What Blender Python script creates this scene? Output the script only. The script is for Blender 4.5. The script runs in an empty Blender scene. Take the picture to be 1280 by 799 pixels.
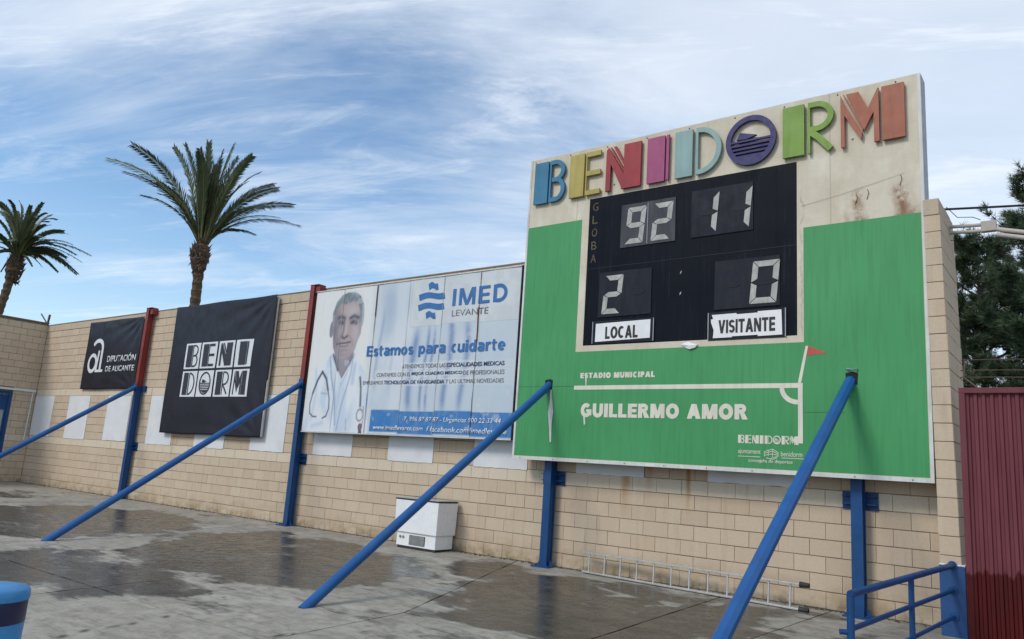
import bpy, bmesh, math, random
import numpy as np
from mathutils import Vector, Matrix
random.seed(7)
R = math.radians
scene = bpy.context.scene
col = scene.collection

# ------------------------------------------------------------------ camera
yaw, pitch, roll = -0.66028, 0.19031, 0.06813
cam_d = bpy.data.cameras.new("camera")
cam = bpy.data.objects.new("camera", cam_d); col.objects.link(cam)
fw = Vector((math.sin(yaw)*math.cos(pitch), math.cos(yaw)*math.cos(pitch), math.sin(pitch)))
r0 = Vector((math.cos(yaw), -math.sin(yaw), 0)); u0 = r0.cross(fw)
rv = math.cos(roll)*r0 + math.sin(roll)*u0
uv = -math.sin(roll)*r0 + math.cos(roll)*u0
mw = Matrix(((rv.x, uv.x, -fw.x, 6.359), (rv.y, uv.y, -fw.y, -10.042), (rv.z, uv.z, -fw.z, 1.399), (0, 0, 0, 1)))
cam.matrix_world = mw
cam_d.sensor_width = 36; cam_d.sensor_fit = 'HORIZONTAL'
cam_d.lens = 962.9/1280*36
cam_d.clip_end = 3000; cam_d.clip_start = 0.05
scene.camera = cam

# ------------------------------------------------------------------ light
SUN_EL, SUN_AZ = 40, 200          # azimuth measured clockwise from +Y
scene.view_settings.view_transform = 'Standard'; scene.view_settings.look = 'None'
scene.view_settings.exposure = 0.2; scene.view_settings.gamma = 1
sd = Vector((math.sin(R(SUN_AZ))*math.cos(R(SUN_EL)), math.cos(R(SUN_AZ))*math.cos(R(SUN_EL)), math.sin(R(SUN_EL))))
sl = bpy.data.lights.new("sun", 'SUN'); sl.energy = 1.65; sl.angle = R(16); sl.color = (1, .93, .82)
so = bpy.data.objects.new("sun", sl); col.objects.link(so)
so.rotation_euler = sd.to_track_quat('Z', 'Y').to_euler(); so.location = (0, -10, 20)


class NT:
    """short node-graph writer"""
    def __init__(s, nt): s.nt = nt; s.nodes = nt.nodes; s.links = nt.links
    def n(s, t, **k):
        nd = s.nodes.new(t)
        for a, b in k.items(): setattr(nd, a, b)
        return nd
    def set(s, nd, i, v):
        if v is None: return
        if isinstance(v, bpy.types.NodeSocket): s.links.new(v, nd.inputs[i])
        else: nd.inputs[i].default_value = v
    def m(s, op, a, b=None, c=None, clamp=False):
        nd = s.n('ShaderNodeMath', operation=op, use_clamp=clamp)
        s.set(nd, 0, a); s.set(nd, 1, b); s.set(nd, 2, c)
        return nd.outputs[0]
    def vm(s, op, a, b=None):
        nd = s.n('ShaderNodeVectorMath', operation=op); s.set(nd, 0, a); s.set(nd, 1, b)
        return nd.outputs[0]
    def noise(s, vec=None, scale=5, detail=4, rough=.55, dist=0.0, out=0):
        nd = s.n('ShaderNodeTexNoise'); s.set(nd, 'Vector', vec)
        nd.inputs['Scale'].default_value = scale; nd.inputs['Detail'].default_value = detail
        nd.inputs['Roughness'].default_value = rough; nd.inputs['Distortion'].default_value = dist
        return nd.outputs[out]
    def ramp(s, fac, stops):
        nd = s.n('ShaderNodeValToRGB'); s.set(nd, 0, fac); e = nd.color_ramp.elements
        while len(e) < len(stops): e.new(.5)
        for x, (p, c) in zip(e, stops):
            x.position = p; x.color = (c, c, c, 1) if not isinstance(c, (tuple, list)) else (*c[:3], 1)
        return nd.outputs[0]
    def mix(s, fac, a, b, blend='MIX'):
        nd = s.n('ShaderNodeMix', data_type='RGBA', blend_type=blend)
        s.set(nd, 0, fac)
        for i, v in ((6, a), (7, b)):
            if isinstance(v, (tuple, list)): v = (*v[:3], 1)
            s.set(nd, i, v)
        return nd.outputs[2]
    def mr(s, v, a, b, c=0., d=1., smooth=False):
        nd = s.n('ShaderNodeMapRange', clamp=True)
        if smooth: nd.interpolation_type = 'SMOOTHSTEP'
        for i, x in enumerate((v, a, b, c, d)): s.set(nd, i, x)
        return nd.outputs[0]
    def comb(s, x, y, z):
        nd = s.n('ShaderNodeCombineXYZ'); s.set(nd, 0, x); s.set(nd, 1, y); s.set(nd, 2, z); return nd.outputs[0]
    def sep(s, v):
        nd = s.n('ShaderNodeSeparateXYZ'); s.set(nd, 0, v); return nd.outputs
    def pos(s): return s.n('ShaderNodeNewGeometry').outputs['Position']
    def scale(s, v, k): return s.vm('MULTIPLY', v, k)


# ------------------------------------------------------------------ sky
world = bpy.data.worlds.new("World"); scene.world = world; world.use_nodes = True
w = NT(world.node_tree); w.nodes.clear()
sky = w.n('ShaderNodeTexSky', sky_type='NISHITA'); sky.sun_disc = False
sky.sun_elevation = R(SUN_EL); sky.sun_rotation = R(SUN_AZ)
sky.air_density = 1.0; sky.dust_density = .35; sky.ozone_density = 2.0
tc = w.n('ShaderNodeTexCoord')
dx, dy, dz = w.sep(w.vm('NORMALIZE', tc.outputs['Generated']))
zz = w.m('ADD', w.m('MAXIMUM', dz, 0.0), .14)
cu, cv = w.m('DIVIDE', dx, zz), w.m('DIVIDE', dy, zz)
# streaks run roughly along the wall: rotate then stretch
ca, sa = math.cos(R(28)), math.sin(R(28))
su = w.m('ADD', w.m('MULTIPLY', cu, ca), w.m('MULTIPLY', cv, sa))
sv = w.m('SUBTRACT', w.m('MULTIPLY', cv, ca), w.m('MULTIPLY', cu, sa))
p1 = w.comb(w.m('MULTIPLY', su, .42), w.m('MULTIPLY', sv, 1.15), 3.3)
n1 = w.noise(p1, 1.15, 9, .62, .7)
n2 = w.noise(w.comb(w.m('MULTIPLY', su, .35), w.m('MULTIPLY', sv, .5), 9.1), 1.0, 5, .5, .4)
p3 = w.comb(w.m('MULTIPLY', su, .8), w.m('MULTIPLY', sv, 3.0), 1.3)
n3 = w.noise(p3, 1.6, 10, .68, 1.1)
cov = w.mr(w.m('ADD', dx, w.m('MULTIPLY', dy, .15)), -.95, -.05, 0., 1.)          # more cloud to the right of the view
f1 = w.m('ADD', w.m('ADD', w.m('MULTIPLY', n1, .62), w.m('MULTIPLY', n2, .38)), w.m('MULTIPLY', cov, .17))
m1 = w.mr(f1, .485, .68, 0., 1., True)
m3 = w.m('MULTIPLY', w.mr(n3, .46, .70, 0., 1., True), .68)
low = w.mr(dz, .02, .30, .38, 0.)
mask = w.m('MAXIMUM', w.m('ADD', w.m('MULTIPLY', m1, .8), w.m('MULTIPLY', m3, .55), clamp=True), low)
shade = w.noise(p1, 2.1, 6, .6, .3)
ccol = w.mix(w.mr(shade, .3, .7), (4.5, 5.15, 6.05), (6.1, 6.5, 7.0))
skyc = w.mix(1.0, sky.outputs[0], (.97, 1.10, 1.13), 'MULTIPLY')
fin = w.mix(w.m('MULTIPLY', mask, .92), skyc, ccol)
bg = w.n('ShaderNodeBackground'); w.set(bg, 0, fin); bg.inputs[1].default_value = .14
w.links.new(bg.outputs[0], w.n('ShaderNodeOutputWorld').inputs[0])


# ------------------------------------------------------------------ materials
def mat(name, base=(.5, .5, .5), rough=.6, metal=0., fn=None, spec=None):
    m = bpy.data.materials.new(name); m.use_nodes = True
    t = NT(m.node_tree); b = m.node_tree.nodes['Principled BSDF']
    b.inputs['Base Color'].default_value = (*base, 1); b.inputs['Roughness'].default_value = rough
    b.inputs['Metallic'].default_value = metal
    if spec is not None: b.inputs['Specular IOR Level'].default_value = spec
    if fn: fn(t, b)
    return m


def bump(t, b, h, strength=.3, dist=.01):
    bn = t.n('ShaderNodeBump'); bn.inputs['Strength'].default_value = strength; bn.inputs['Distance'].default_value = dist
    t.set(bn, 'Height', h); t.links.new(bn.outputs[0], b.inputs['Normal'])


def worn(c1, c2, sc=3., bstr=.15, rough=(.4, .65), streak=True, dirt=None, dirt_amt=.35):
    """paint or sheet with cloudy wear, fine grain and faint vertical run marks"""
    def fn(t, b):
        P = t.pos()
        a = t.mr(t.noise(P, sc, 6, .6), .32, .68)
        c = t.mix(a, c1, c2)
        if streak:
            s = t.noise(t.scale(P, (14, 14, .9)), 1.5, 5, .6)
            c = t.mix(t.m('MULTIPLY', t.mr(s, .45, .78), .45), c, tuple(x*.62 for x in c1))
        if dirt:
            d = t.noise(P, sc*.55, 8, .7, .6)
            c = t.mix(t.m('MULTIPLY', t.mr(d, .5, .72), dirt_amt), c, dirt)
        t.links.new(c, b.inputs['Base Color'])
        t.links.new(t.mr(t.noise(P, sc*4, 4), .3, .7, rough[0], rough[1]), b.inputs['Roughness'])
        bump(t, b, t.noise(P, 60, 4), bstr, .004)
    return fn


def blocks_fn(kind):
    def fn(t, b):
        P = t.pos(); x, y, z = t.sep(P)
        if kind in 'xp': h = x
        else: h = y
        row = t.m('FLOOR', t.m('DIVIDE', t.m('ADD', z, .0), .2))
        par = t.m('MODULO', t.m('ADD', row, 40.), 2.)
        cell = t.m('FLOOR', t.m('SUBTRACT', t.m('DIVIDE', h, .3782), t.m('MULTIPLY', t.m('SUBTRACT', 1., par), .5)))
        wn = t.n('ShaderNodeTexWhiteNoise', noise_dimensions='2D'); t.set(wn, 0, t.comb(cell, row, 0.))
        v = wn.outputs[0]
        c = t.mix(v, (.50, .395, .292), (.56, .452, .338))
        # warmer odd ones
        c = t.mix(t.mr(v, .9, 1., 0., .4), c, (.43, .31, .20))
        # pale band courses at sill and lintel height
        band = t.m('MAXIMUM', t.m('MULTIPLY', t.m('GREATER_THAN', z, 1.2), t.m('LESS_THAN', z, 1.4)),
                   t.m('MULTIPLY', t.m('GREATER_THAN', z, 2.6), t.m('LESS_THAN', z, 2.8)))
        if kind != 'p': c = t.mix(t.m('MULTIPLY', band, .75), c, (.66, .575, .455))
        cap = t.m('GREATER_THAN', z, 4.6)
        c = t.mix(t.m('MULTIPLY', cap, .55), c, (.44, .37, .27))
        # weather streaks running down
        s = t.noise(t.scale(P, (5, 5, .55)), 1.6, 6, .62)
        c = t.mix(t.m('MULTIPLY', t.mr(s, .54, .78), .38), c, (.27, .20, .13))
        s2 = t.noise(t.scale(P, (9, 9, .5)), 1.3, 4, .6)
        c = t.mix(t.m('MULTIPLY', t.mr(s2, .5, .8), .35), c, (.60, .52, .41))
        # damp, mossy foot of the wall
        dn = t.noise(t.scale(P, (1, 1, 2)), 2.2, 7, .7)
        foot = t.m('MULTIPLY', t.mr(z, .02, .42, 1., 0.), t.mr(dn, .38, .62))
        c = t.mix(t.m('MULTIPLY', foot, .7), c, (.25, .175, .075))
        foot2 = t.m('MULTIPLY', t.mr(z, .0, .16, 1., 0.), t.mr(t.noise(P, 6, 6, .7), .48, .62))
        c = t.mix(t.m('MULTIPLY', foot2, .8), c, (.09, .08, .05))
        # two rust runs under the scoreboard, and one further left
        wob = t.m('MULTIPLY', t.m('SUBTRACT', t.noise(P, 5, 3), .5), .10)
        for (cx, wd, z0, am) in ((1.80, .06, .9, 1.), (.83, .13, .8, .8), (-11.5, .12, .8, .35), (2.62, .05, 1.0, .4), (1.2, .10, 1.0, .4)):
            g = t.mr(t.m('ABSOLUTE', t.m('SUBTRACT', t.m('ADD', x, wob), cx)), 0., wd, 1., 0., True)
            g = t.m('MULTIPLY', g, t.m('MULTIPLY', t.mr(z, z0, 1.5), t.m('LESS_THAN', z, 1.62)))
            c = t.mix(t.m('MULTIPLY', g, am), c, (.33, .15, .03))
        fine = t.noise(P, 38, 6, .7)
        c = t.mix(t.mr(fine, .3, .7, .0, .22), c, (.24, .18, .12))
        t.links.new(c, b.inputs['Base Color'])
        bump(t, b, t.m('ADD', t.noise(P, 120, 5, .7), t.m('MULTIPLY', t.noise(P, 14, 4), 1.2)), .45, .006)
    return fn


def vcol(t, b, name='print'):
    a = t.n('ShaderNodeVertexColor', layer_name=name); return a.outputs[0]


M = {}
M['block'] = mat('split-face block', rough=.93, fn=blocks_fn('x'))
M['block_side'] = mat('block on side wall', rough=.93, fn=blocks_fn('y'))
M['block_pier'] = mat('block on pier', rough=.93, fn=blocks_fn('p'))
M['mortar'] = mat('mortar', rough=.97, fn=worn((.24, .185, .13), (.17, .13, .09), 6, .5, (.9, 1), False))
M['panel'] = mat('white board', rough=.7, fn=worn((.58, .60, .63), (.66, .67, .69), 2.2, .3, (.6, .85), False, (.40, .38, .35), .25))
M['blue'] = mat('blue paint', rough=.45, spec=.35, fn=worn((.003, .042, .145), (.005, .060, .195), 3, .25, (.35, .55), False, (.02, .03, .05), .3))
M['bluelite'] = mat('blue gloss paint', rough=.4, spec=.4, fn=worn((.006, .075, .25), (.012, .10, .31), 3, .2, (.34, .5), False, (.04, .05, .09), .3))
M['red'] = mat('red paint', rough=.5, fn=worn((.16, .012, .008), (.26, .022, .014), 3, .2, (.4, .7), True, (.09, .02, .015), .5))
M['navy'] = mat('navy tarpaulin', rough=.5, spec=.28, fn=worn((.008, .008, .015), (.014, .013, .023), 1.5, .1, (.42, .6), False))
M['ink_white'] = mat('white ink', rough=.6, fn=worn((.58, .60, .63), (.66, .68, .70), 6, .05, (.5, .7), False))
M['ink_navy'] = mat('dark ink', rough=.6, fn=worn((.014, .014, .028), (.02, .02, .035), 5, .05, (.5, .7), False))
M['green'] = mat('green vinyl', rough=.5, spec=.3, fn=worn((.045, .255, .088), (.062, .300, .112), .7, .05, (.42, .62), True, (.05, .21, .09), .45))
M['cream_print'] = mat('cream vinyl', rough=.6, fn=worn((.60, .57, .48), (.68, .65, .56), 4, .05, (.5, .7), True))
M['frame'] = mat('off-white frame', rough=.5, fn=worn((.52, .53, .52), (.64, .65, .63), 4, .05, (.4, .65), True, (.34, .29, .22), .35))
M['steel'] = mat('galvanised steel', rough=.5, metal=.6, fn=worn((.22, .24, .28), (.32, .34, .38), 5, .1, (.4, .6)))
M['alu'] = mat('aluminium', rough=.5, metal=.5, fn=worn((.42, .425, .43), (.56, .565, .57), 9, .1, (.3, .5), False, (.3, .3, .3), .3))
M['rubber'] = mat('black rubber', (.012, .012, .012), .7, fn=worn((.012, .012, .012), (.025, .025, .025), 9, .2, (.6, .8), False))
M['seg_on'] = mat('lit segment foil', rough=.5, fn=worn((.26, .26, .25), (.44, .44, .42), 8, .1, (.4, .6), True))
M['seg_off'] = mat('dark segment foil', rough=.4, spec=.15, fn=worn((.010, .012, .017), (.016, .018, .025), 8, .1, (.3, .5), False))
M['paper'] = mat('white card', rough=.6, fn=worn((.68, .68, .70), (.76, .76, .78), 6, .1, (.5, .7), False))
M['black_ink'] = mat('black ink', (.01, .01, .01), .6, fn=worn((.008, .008, .008), (.015, .015, .015), 9, .05, (.5, .7), False))
M['gold_ink'] = mat('faded gold ink', rough=.7, fn=worn((.12, .085, .03), (.03, .025, .02), 14, .05, (.6, .7), False))
M['enamel'] = mat('white enamel', rough=.3, fn=worn((.70, .71, .73), (.76, .77, .78), 3, .04, (.22, .4), False, (.5, .46, .4), .18))
M['trunk'] = mat('palm trunk', rough=.95, fn=worn((.055, .036, .022), (.13, .085, .05), 9, 1., (.85, 1), False))
M['frond'] = mat('palm leaf', rough=.5, fn=worn((.045, .070, .026), (.090, .115, .042), 3, .1, (.4, .6), False, (.10, .095, .04), .3))
M['rachis'] = mat('palm stalk', rough=.6, fn=worn((.10, .11, .04), (.17, .16, .07), 5, .1, (.5, .7), False))
M['needle'] = mat('pine needle', rough=.6, fn=worn((.024, .048, .022), (.060, .098, .040), .9, .1, (.5, .7), False, (.07, .08, .03), .4))
M['bark'] = mat('pine bark', rough=.95, fn=worn((.06, .045, .035), (.12, .09, .07), 9, 1., (.85, 1), False))
M['cable'] = mat('black cable', (.015, .015, .017), .6)
M['conduit'] = mat('grey plastic conduit', rough=.6, fn=worn((.36, .33, .30), (.46, .43, .39), 7, .2, (.5, .7), False, (.2, .18, .16), .4))
M['wire'] = mat('rusty wire', rough=.8, metal=.3, fn=worn((.07, .05, .045), (.13, .08, .06), 20, .3, (.7, .9), False))
M['glass'] = mat('dull window glass', rough=.15, fn=worn((.25, .30, .33), (.36, .40, .42), 2, .02, (.1, .25), False))
M['drum'] = mat('bright blue plastic', rough=.4, fn=worn((.025, .18, .42), (.04, .23, .50), 3, .08, (.3, .5), False, (.10, .22, .36), .3))
M['drum_dark'] = mat('dark blue plastic', rough=.4, fn=worn((.006, .010, .05), (.008, .014, .065), 3, .08, (.3, .5), False))
M['dirt'] = mat('bare ground', rough=.95, fn=worn((.055, .05, .042), (.10, .09, .075), 1.2, .6, (.85, 1), False))


def f_beige(t, b):
    P = t.pos(); x, y, z = t.sep(P)
    c = t.mix(t.mr(t.noise(P, 1.3, 7, .65, .4), .3, .7), (.50, .445, .34), (.60, .55, .45))
    s = t.noise(t.scale(P, (7, 7, .5)), 1.5, 6, .65)
    c = t.mix(t.m('MULTIPLY', t.mr(s, .48, .78), .5), c, (.44, .36, .23))
    g = t.m('MULTIPLY', t.mr(z, 5.7, 6.45), t.mr(t.noise(t.scale(P, (3, 3, .8)), 1.4, 6, .7), .35, .7))
    c = t.mix(t.m('MULTIPLY', g, .6), c, (.40, .34, .24))
    # rust weeping from the two torn fixings, top right
    wob = t.m('MULTIPLY', t.m('SUBTRACT', t.noise(P, 4, 4), .5), .22)
    for (cx, wd, zt, zb, am) in ((4.13, .11, 5.12, 4.50, .85), (4.60, .14, 5.10, 4.50, 1.), (4.72, .12, 4.82, 4.48, .8), (4.0, .06, 4.9, 4.5, .4), (1.95, .12, 3.22, 3.05, 1.), (3.44, .02, 5.2, 3.3, .35)):
        k = t.mr(t.m('ABSOLUTE', t.m('SUBTRACT', t.m('ADD', x, wob), cx)), 0., wd, 1., 0., True)
        k = t.m('MULTIPLY', k, t.m('MULTIPLY', t.mr(z, zt, zt-.15), t.mr(z, zb-.08, zb)))
        k = t.m('MULTIPLY', k, t.mr(t.noise(P, 9, 5, .7), .35, .55))
        c = t.mix(t.m('MULTIPLY', k, am), c, (.20, .10, .045))
    # lighter rubbed patches and the seam between boards
    c = t.mix(t.m('MULTIPLY', t.mr(t.noise(t.scale(P, (1, 1, .6)), 2.0, 6, .6), .55, .7), .5), c, (.74, .71, .62))
    for sx_ in (3.80, 1.9, -.0):
        sm = t.mr(t.m('ABSOLUTE', t.m('SUBTRACT', x, sx_)), .004, .012, 1., 0.)
        c = t.mix(t.m('MULTIPLY', sm, .5), c, (.30, .26, .19))
    t.links.new(c, b.inputs['Base Color'])
    bump(t, b, t.noise(P, 5, 5, .6), .25, .03)


M['beige'] = mat('weathered cream board', rough=.6, fn=f_beige)


def f_dark(t, b):
    b.inputs['Specular IOR Level'].default_value = .07
    P = t.pos()
    c = t.mix(t.mr(t.noise(P, 2, 6), .3, .7), (.0035, .0055, .011), (.007, .009, .015))
    s = t.noise(t.scale(P, (16, 16, .7)), 1.5, 5, .7)
    c = t.mix(t.m('MULTIPLY', t.mr(s, .56, .8), .30), c, (.09, .10, .12))
    t.links.new(c, b.inputs['Base Color'])
    t.links.new(t.mr(t.noise(P, 3, 4), .3, .7, .32, .55), b.inputs['Roughness'])


M['dark'] = mat('dark scoreboard sheet', rough=.4, fn=f_dark)


def glassy(c1, c2):
    def f(t, b):
        b.inputs['Specular IOR Level'].default_value = .15
        P = t.pos()
        c = t.mix(t.mr(t.noise(t.scale(P, (6, 6, 1)), 2, 6, .6), .3, .7), c1, c2)
        t.links.new(c, b.inputs['Base Color'])
        t.links.new(t.mr(t.noise(P, 5, 4), .3, .7, .15, .35), b.inputs['Roughness'])
    return f


M['dg_light'] = mat('dusty digit window', fn=glassy((.042, .043, .052), (.075, .075, .082)))
M['dg_dark'] = mat('dark digit window', fn=glassy((.011, .012, .018), (.021, .022, .029)))

LET = dict(B=(.045, .20, .34), E=(.44, .36, .10), N=(.34, .035, .045), I=(.38, .075, .20), D=(.27, .42, .41), O=(.030, .028, .14), R=(.19, .33, .055), M=(.37, .12, .07))
for k, c in LET.items():
    M['L'+k] = mat('letter paint '+k, rough=.5, spec=.3, fn=worn(tuple(x*.76 for x in c), tuple(min(1, x*.98) for x in c), 3, .05, (.4, .6), True))
M['imed_blue'] = mat('blue print', rough=.5, fn=worn((.012, .11, .33), (.025, .15, .40), 7, .05, (.4, .6), True))
M['imed_grey'] = mat('grey print', rough=.5, fn=worn((.10, .11, .13), (.20, .21, .23), 12, .05, (.4, .6), False))
M['imed_navy'] = mat('navy print', rough=.5, fn=worn((.025, .06, .15), (.06, .10, .20), 12, .05, (.4, .6), False))
M['flagred'] = mat('red vinyl', rough=.5, fn=worn((.42, .05, .04), (.52, .08, .06), 5, .05))


def f_print(t, b):
    P = t.pos(); c = vcol(t, b)
    s = t.noise(t.scale(P, (12, 12, .7)), 1.5, 5, .65)
    c = t.mix(t.m('MULTIPLY', t.mr(s, .5, .8), .22), c, (.44, .42, .38))
    d = t.noise(P, 3, 8, .7, .6)
    c = t.mix(t.m('MULTIPLY', t.mr(d, .45, .75), .08), c, (.52, .53, .54))
    t.links.new(c, b.inputs['Base Color']); bump(t, b, t.noise(P, 3, 3), .12, .02)


M['print'] = mat('weathered photo print', rough=.42, fn=f_print)


def f_gate(t, b):
    P = t.pos(); x, y, z = t.sep(P)
    edge = t.m('ADD', t.m('MULTIPLY', t.m('SUBTRACT', t.noise(t.scale(P, (4, 4, .01)), 2.2, 5, .75), .5), .42), .67)
    b.inputs['Specular IOR Level'].default_value = .3
    lowm = t.mr(t.m('SUBTRACT', edge, z), -.012, .012)
    c = t.mix(t.mr(t.noise(t.scale(P, (6, 6, 1)), 1.5, 5), .3, .7), (.115, .024, .034), (.150, .038, .049))
    c2 = t.mix(t.mr(t.noise(P, 3, 5), .3, .7), (.048, .0024, .0035), (.072, .0038, .0055))
    t.links.new(t.mix(lowm, c, c2), b.inputs['Base Color'])
    t.links.new(t.mr(lowm, 0., 1., .6, .3), b.inputs['Roughness'])


M['gate'] = mat('maroon gate paint', fn=f_gate)


def f_concrete(t, b):
    P = t.pos(); at = t.n('ShaderNodeVertexColor', layer_name='wet'); R_, G_, B_ = [t.n('ShaderNodeSeparateColor') for _ in range(1)][0].outputs[:3], None, None
    sepc = R_[0].node; t.links.new(at.outputs[0], sepc.inputs[0])
    wet, pale, crack = sepc.outputs[0], sepc.outputs[1], sepc.outputs[2]
    n = t.noise(P, 1.6, 9, .68, .5); n2 = t.noise(P, 7, 8, .7, .3); n3 = t.noise(P, 45, 5, .7)
    n5 = t.noise(t.scale(P, (.8, 3.2, 1)), 3.2, 9, .72, .8)
    c = t.mix(t.mr(n, .3, .7), (.245, .226, .192), (.385, .360, .312))
    c = t.mix(t.m('MULTIPLY', t.mr(n2, .45, .7), .6), c, (.145, .133, .112))
    c = t.mix(t.m('MULTIPLY', t.mr(n5, .50, .66), .55), c, (.13, .12, .10))
    c = t.mix(t.m('MULTIPLY', t.mr(n5, .42, .30), .22), c, (.42, .40, .36))
    c = t.mix(t.m('MULTIPLY', t.mr(n3, .55, .75), .35), c, (.42, .41, .38))
    c = t.mix(t.m('MULTIPLY', t.m('MULTIPLY', pale, .7), t.mr(n2, .35, .6)), c, (.46, .44, .395))
    wmask = t.mr(t.m('ADD', wet, t.m('ADD', t.m('MULTIPLY', t.m('SUBTRACT', n2, .5), .7), t.m('MULTIPLY', t.m('SUBTRACT', n5, .5), 1.5))), .16, .78, 0., 1., True)
    n4 = t.noise(t.scale(P, (1.2, 2.2, 1)), 1.6, 5, .6, .4)
    wc = t.mix(t.mr(n4, .3, .7), (.022, .0205, .018), (.062, .057, .049))
    wc = t.mix(t.m('MULTIPLY', t.mr(n2, .45, .7), .4), wc, (.105, .098, .085))
    c = t.mix(t.m('MULTIPLY', wmask, .97), c, wc)
    b.inputs['Specular IOR Level'].default_value = .22
    c = t.mix(crack, c, (.03, .027, .024))
    t.links.new(c, b.inputs['Base Color'])
    rg = t.m('ADD', t.m('MULTIPLY', t.mr(n2, .35, .65), .22), .15)
    r = t.n('ShaderNodeMix', data_type='FLOAT'); t.set(r, 0, wmask); t.set(r, 2, t.mr(n2, .3, .7, .62, .85)); t.set(r, 3, rg)
    t.links.new(r.outputs[0], b.inputs['Roughness'])
    hs = t.n('ShaderNodeMix', data_type='FLOAT'); t.set(hs, 0, wmask); t.set(hs, 2, t.m('ADD', n3, t.m('MULTIPLY', n2, .8))); t.set(hs, 3, t.m('MULTIPLY', n2, .025))
    bump(t, b, hs.outputs[0], .35, .008)


M['concrete'] = mat('old concrete', fn=f_concrete)


def f_pier_blue(t, b):
    P = t.pos(); x, y, z = t.sep(P)
    e = t.m('ADD', t.m('MULTIPLY', t.m('SUBTRACT', t.noise(P, 18, 4, .7), .5), .03), .70)
    top = t.mr(t.m('SUBTRACT', z, e), -.002, .003)
    c = t.mix(t.mr(t.noise(P, 4, 5), .3, .7), (.006, .045, .155), (.009, .062, .20))
    t.links.new(t.mix(top, c, (.62, .62, .60)), b.inputs['Base Color'])
    bump(t, b, t.noise(P, 60, 5, .7), .4, .005)


M['pier_blue'] = mat('blue painted block', rough=.5, fn=f_pier_blue)


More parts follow.
